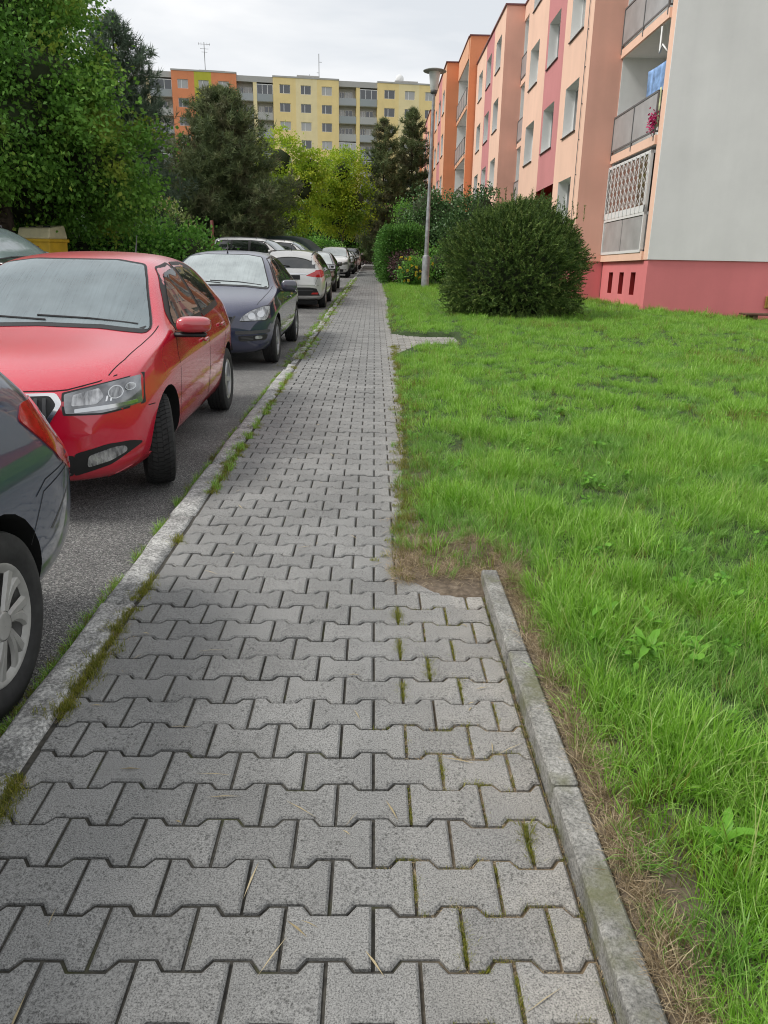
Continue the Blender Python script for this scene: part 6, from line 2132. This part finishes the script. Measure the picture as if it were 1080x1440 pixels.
shrub('dark_shrub', 'reddish dark bush closing the far end of the pavement', (-.3, 88, 0), [(0, 0, 1.2, 1.6, 1.2, 1.3), (-1.5, .5, 1.0, 1.3, 1.0, 1.2), (1.6, 0, 1.5, 1.4, 1.2, 1.6)], L_RED, 120, 40, .3, .16, .06, 'bush')
broad_tree('leafy_tree', 'dark leafy tree at the street end behind the far pines', 'tree', (2.6, 92, 0), 7.0,
           [(0, 0, 4.0, 3.0, 2.2, 2.2), (-2.6, 0, 3.0, 2.4, 2.0, 2.0), (2, 0, 2.4, 2.6, 2, 2)], L_DARK, BARK, 220, 40, .4, .24, .09, .2, core=.75)

# ---- shrubs across the road
LB = 'shrubs across the road'
sp = [(-9.3, 24.0, 1.5, 2.1, L_MID, 'bushy green shrub behind the yellow container'), (-7.6, 24.5, 1.4, 2.05, L_MID, 'bright green shrub in the middle of the roadside row'),
      (-6.15, 25.2, 1.15, 2.0, L_MID, 'green shrub just left of the pale leaved bush'), (-11.4, 23.5, 1.6, 2.2, L_DARK, 'dark shrub under the maple at the left edge'),
      (-8.4, 28.0, 1.8, 2.5, L_DARK, 'tall dark shrub behind the bright green roadside shrub'), (-10.8, 31, 2.0, 2.4, L_DARK, 'dark shrub below the blue green pine'),
      (-6.3, 52.0, 2.2, 2.3, L_DARK, 'dark undergrowth bush below the broad dark pine'), (-3.8, 58.0, 1.7, 2.1, L_MID, 'green bush at the foot of the yellow trees'), (-9.8, 54.0, 2.2, 2.6, L_DARK, 'dark bush far left below the broad pine')]
for x, y, r_, h_, lm, lab in sp:
    shrub('shrub', lab, (x, y, .05), [(0, 0, h_ * .5, r_, r_ * .8, h_ * .48), (r_ * .4, -.2, h_ * .38, r_ * .7, r_ * .6, h_ * .4), (-r_ * .4, .1, h_ * .62, r_ * .55, r_ * .6, h_ * .36)], lm, 150, 46, .22, .12, .042, 'shrub', LB)
shrub('shrub', 'pale variegated upright bush left of the white vans', (-7.25, 29.0, .05), [(0, 0, 1.5, .62, .6, 1.35), (.35, 0, 1.0, .5, .5, .9), (-.3, 0, .9, .5, .5, .9)], L_VAR, 110, 44, .16, .10, .036, 'shrub', LB)

# ---- hedge and shrubs on the right
hd = thing('hedge', 'clipped bright green hedge along the right side of the pavement', 'hedge', (1.3, 47, 0))
n = 26000
fc = rng.random(n)
yy = rng.uniform(-11.6, 11.6, n) ; front = fc < .22; side = (fc >= .22) & (fc < .68); top = fc >= .68
hx = .98; HH = 2.3
X = np.where(side, -hx, rng.uniform(-hx, hx, n)); Y = np.where(front, -11.6, yy); Zc = np.where(top, HH, rng.random(n) ** .85 * HH)
Y = np.where(side | top, -11.6 + 23.2 * rng.random(n) ** 1.5, Y)
rnd_ = np.clip((Zc - HH * .72) / (HH * .28), 0, 1) ** 2
X = X * (1 - .22 * rnd_); Y = np.where(front, Y + .5 * rnd_, Y)
X = np.where(side, X + .25 * np.clip((-11.0 - Y) / .8, 0, 1), X)
foot = np.clip(.5 - Zc, 0, .5)
X = np.where(side, X + foot * .3, X); Y = np.where(front, Y + foot * .3, Y)
Pp = np.stack([X, Y, Zc], 1) + rng.normal(size=(n, 3)) * .10
Pp[:, 0] += .13 * vnoise(Pp[:, 1], Pp[:, 2], .6); Pp[:, 2] += .13 * vnoise(Pp[:, 1], Pp[:, 0], .5, 2)
Dd = np.stack([np.where(side, -1, 0), np.where(front, -1, 0), np.where(top, 1, .25)], 1) + rng.normal(size=(n, 3)) * .5
V, F = leaf_quads(Pp, Dd + np.array([0, 0, .3]), .12, .026)
fo = obj('foliage', np_mesh('foliage', V, F, [L_HEDGE], tint=tints(n, 1, 4)), hd)
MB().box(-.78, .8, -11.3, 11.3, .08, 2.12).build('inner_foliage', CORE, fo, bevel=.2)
shrub('red_leaved_bush', 'dark purple leaved bush in front of the clipped hedge', (1.35, 33.6, 0), [(0, 0, .72, .62, .6, .68), (.4, 0, .5, .5, .5, .5)], L_RED, 110, 40, .13, .085, .03, 'bush')
rb = shrub('rose_bush', 'yellow flowering rose bush behind the lamp post', (1.85, 32.2, 0), [(0, 0, .66, .62, .5, .6), (-.4, -.1, .5, .4, .4, .48)], L_MID, 80, 36, .14, .07, .028, 'flowers', None, .6)
for k in range(26):
    a = random.uniform(0, 6.28); p = Vector((math.cos(a) * random.uniform(.2, .75) - .1, -abs(math.sin(a)) * .5 - .05, random.uniform(.25, 1.2)))
    V, F = leaf_quads(np.tile(np.array(p), (16, 1)), rng.normal(size=(16, 3)) + np.array([0, -.5, .5]), .075, .032)
    obj('blossom', np_mesh('blossom', V, F, [L_FLOW], tint=tints(16, 1, 4)), rb)
shrub('laurel_shrub', 'tall dark glossy shrub behind the lamp post, left of its neighbour', (3.0, 42.5, 0), [(0, 0, 2.3, 1.5, 1.3, 1.8), (-.7, -.2, 1.5, 1.2, 1.1, 1.4), (.8, 0, 2.9, 1.2, 1.1, 1.5), (-.4, .2, 3.4, .95, .9, 1.1)], L_DARK, 230, 52, .26, .13, .045, 'shrub', 'tall shrubs before the apartment block', .68)
shrub('laurel_shrub', 'tall dark glossy shrub against the building, above the round bush', (4.9, 40.0, 0), [(0, 0, 2.3, 1.4, 1.2, 1.7), (.4, 0, 3.2, .95, .9, 1.15), (-.9, 0, 1.6, 1.2, 1.1, 1.4), (1.0, 0, 1.5, 1.0, 1.0, 1.3)], L_DARK, 230, 52, .26, .13, .045, 'shrub', 'tall shrubs before the apartment block', .68)
shrub('lilac_shrub', 'mid green shrub between the hedge and the tall dark shrubs', (2.3, 50.0, 0), [(0, 0, 2.2, 1.3, 1.2, 1.6), (-.4, 0, 3.2, .9, .9, 1.1), (.9, 0, 1.6, 1.1, 1.0, 1.3)], L_MID, 160, 48, .25, .13, .046, 'shrub')
shrub('green_shrub', 'low green shrub at the right foot of the lamp post', (2.75, 33.5, 0), [(0, 0, .8, .8, .7, .78), (.6, 0, .9, .7, .7, .8)], L_MID, 90, 40, .18, .09, .034, 'shrub')
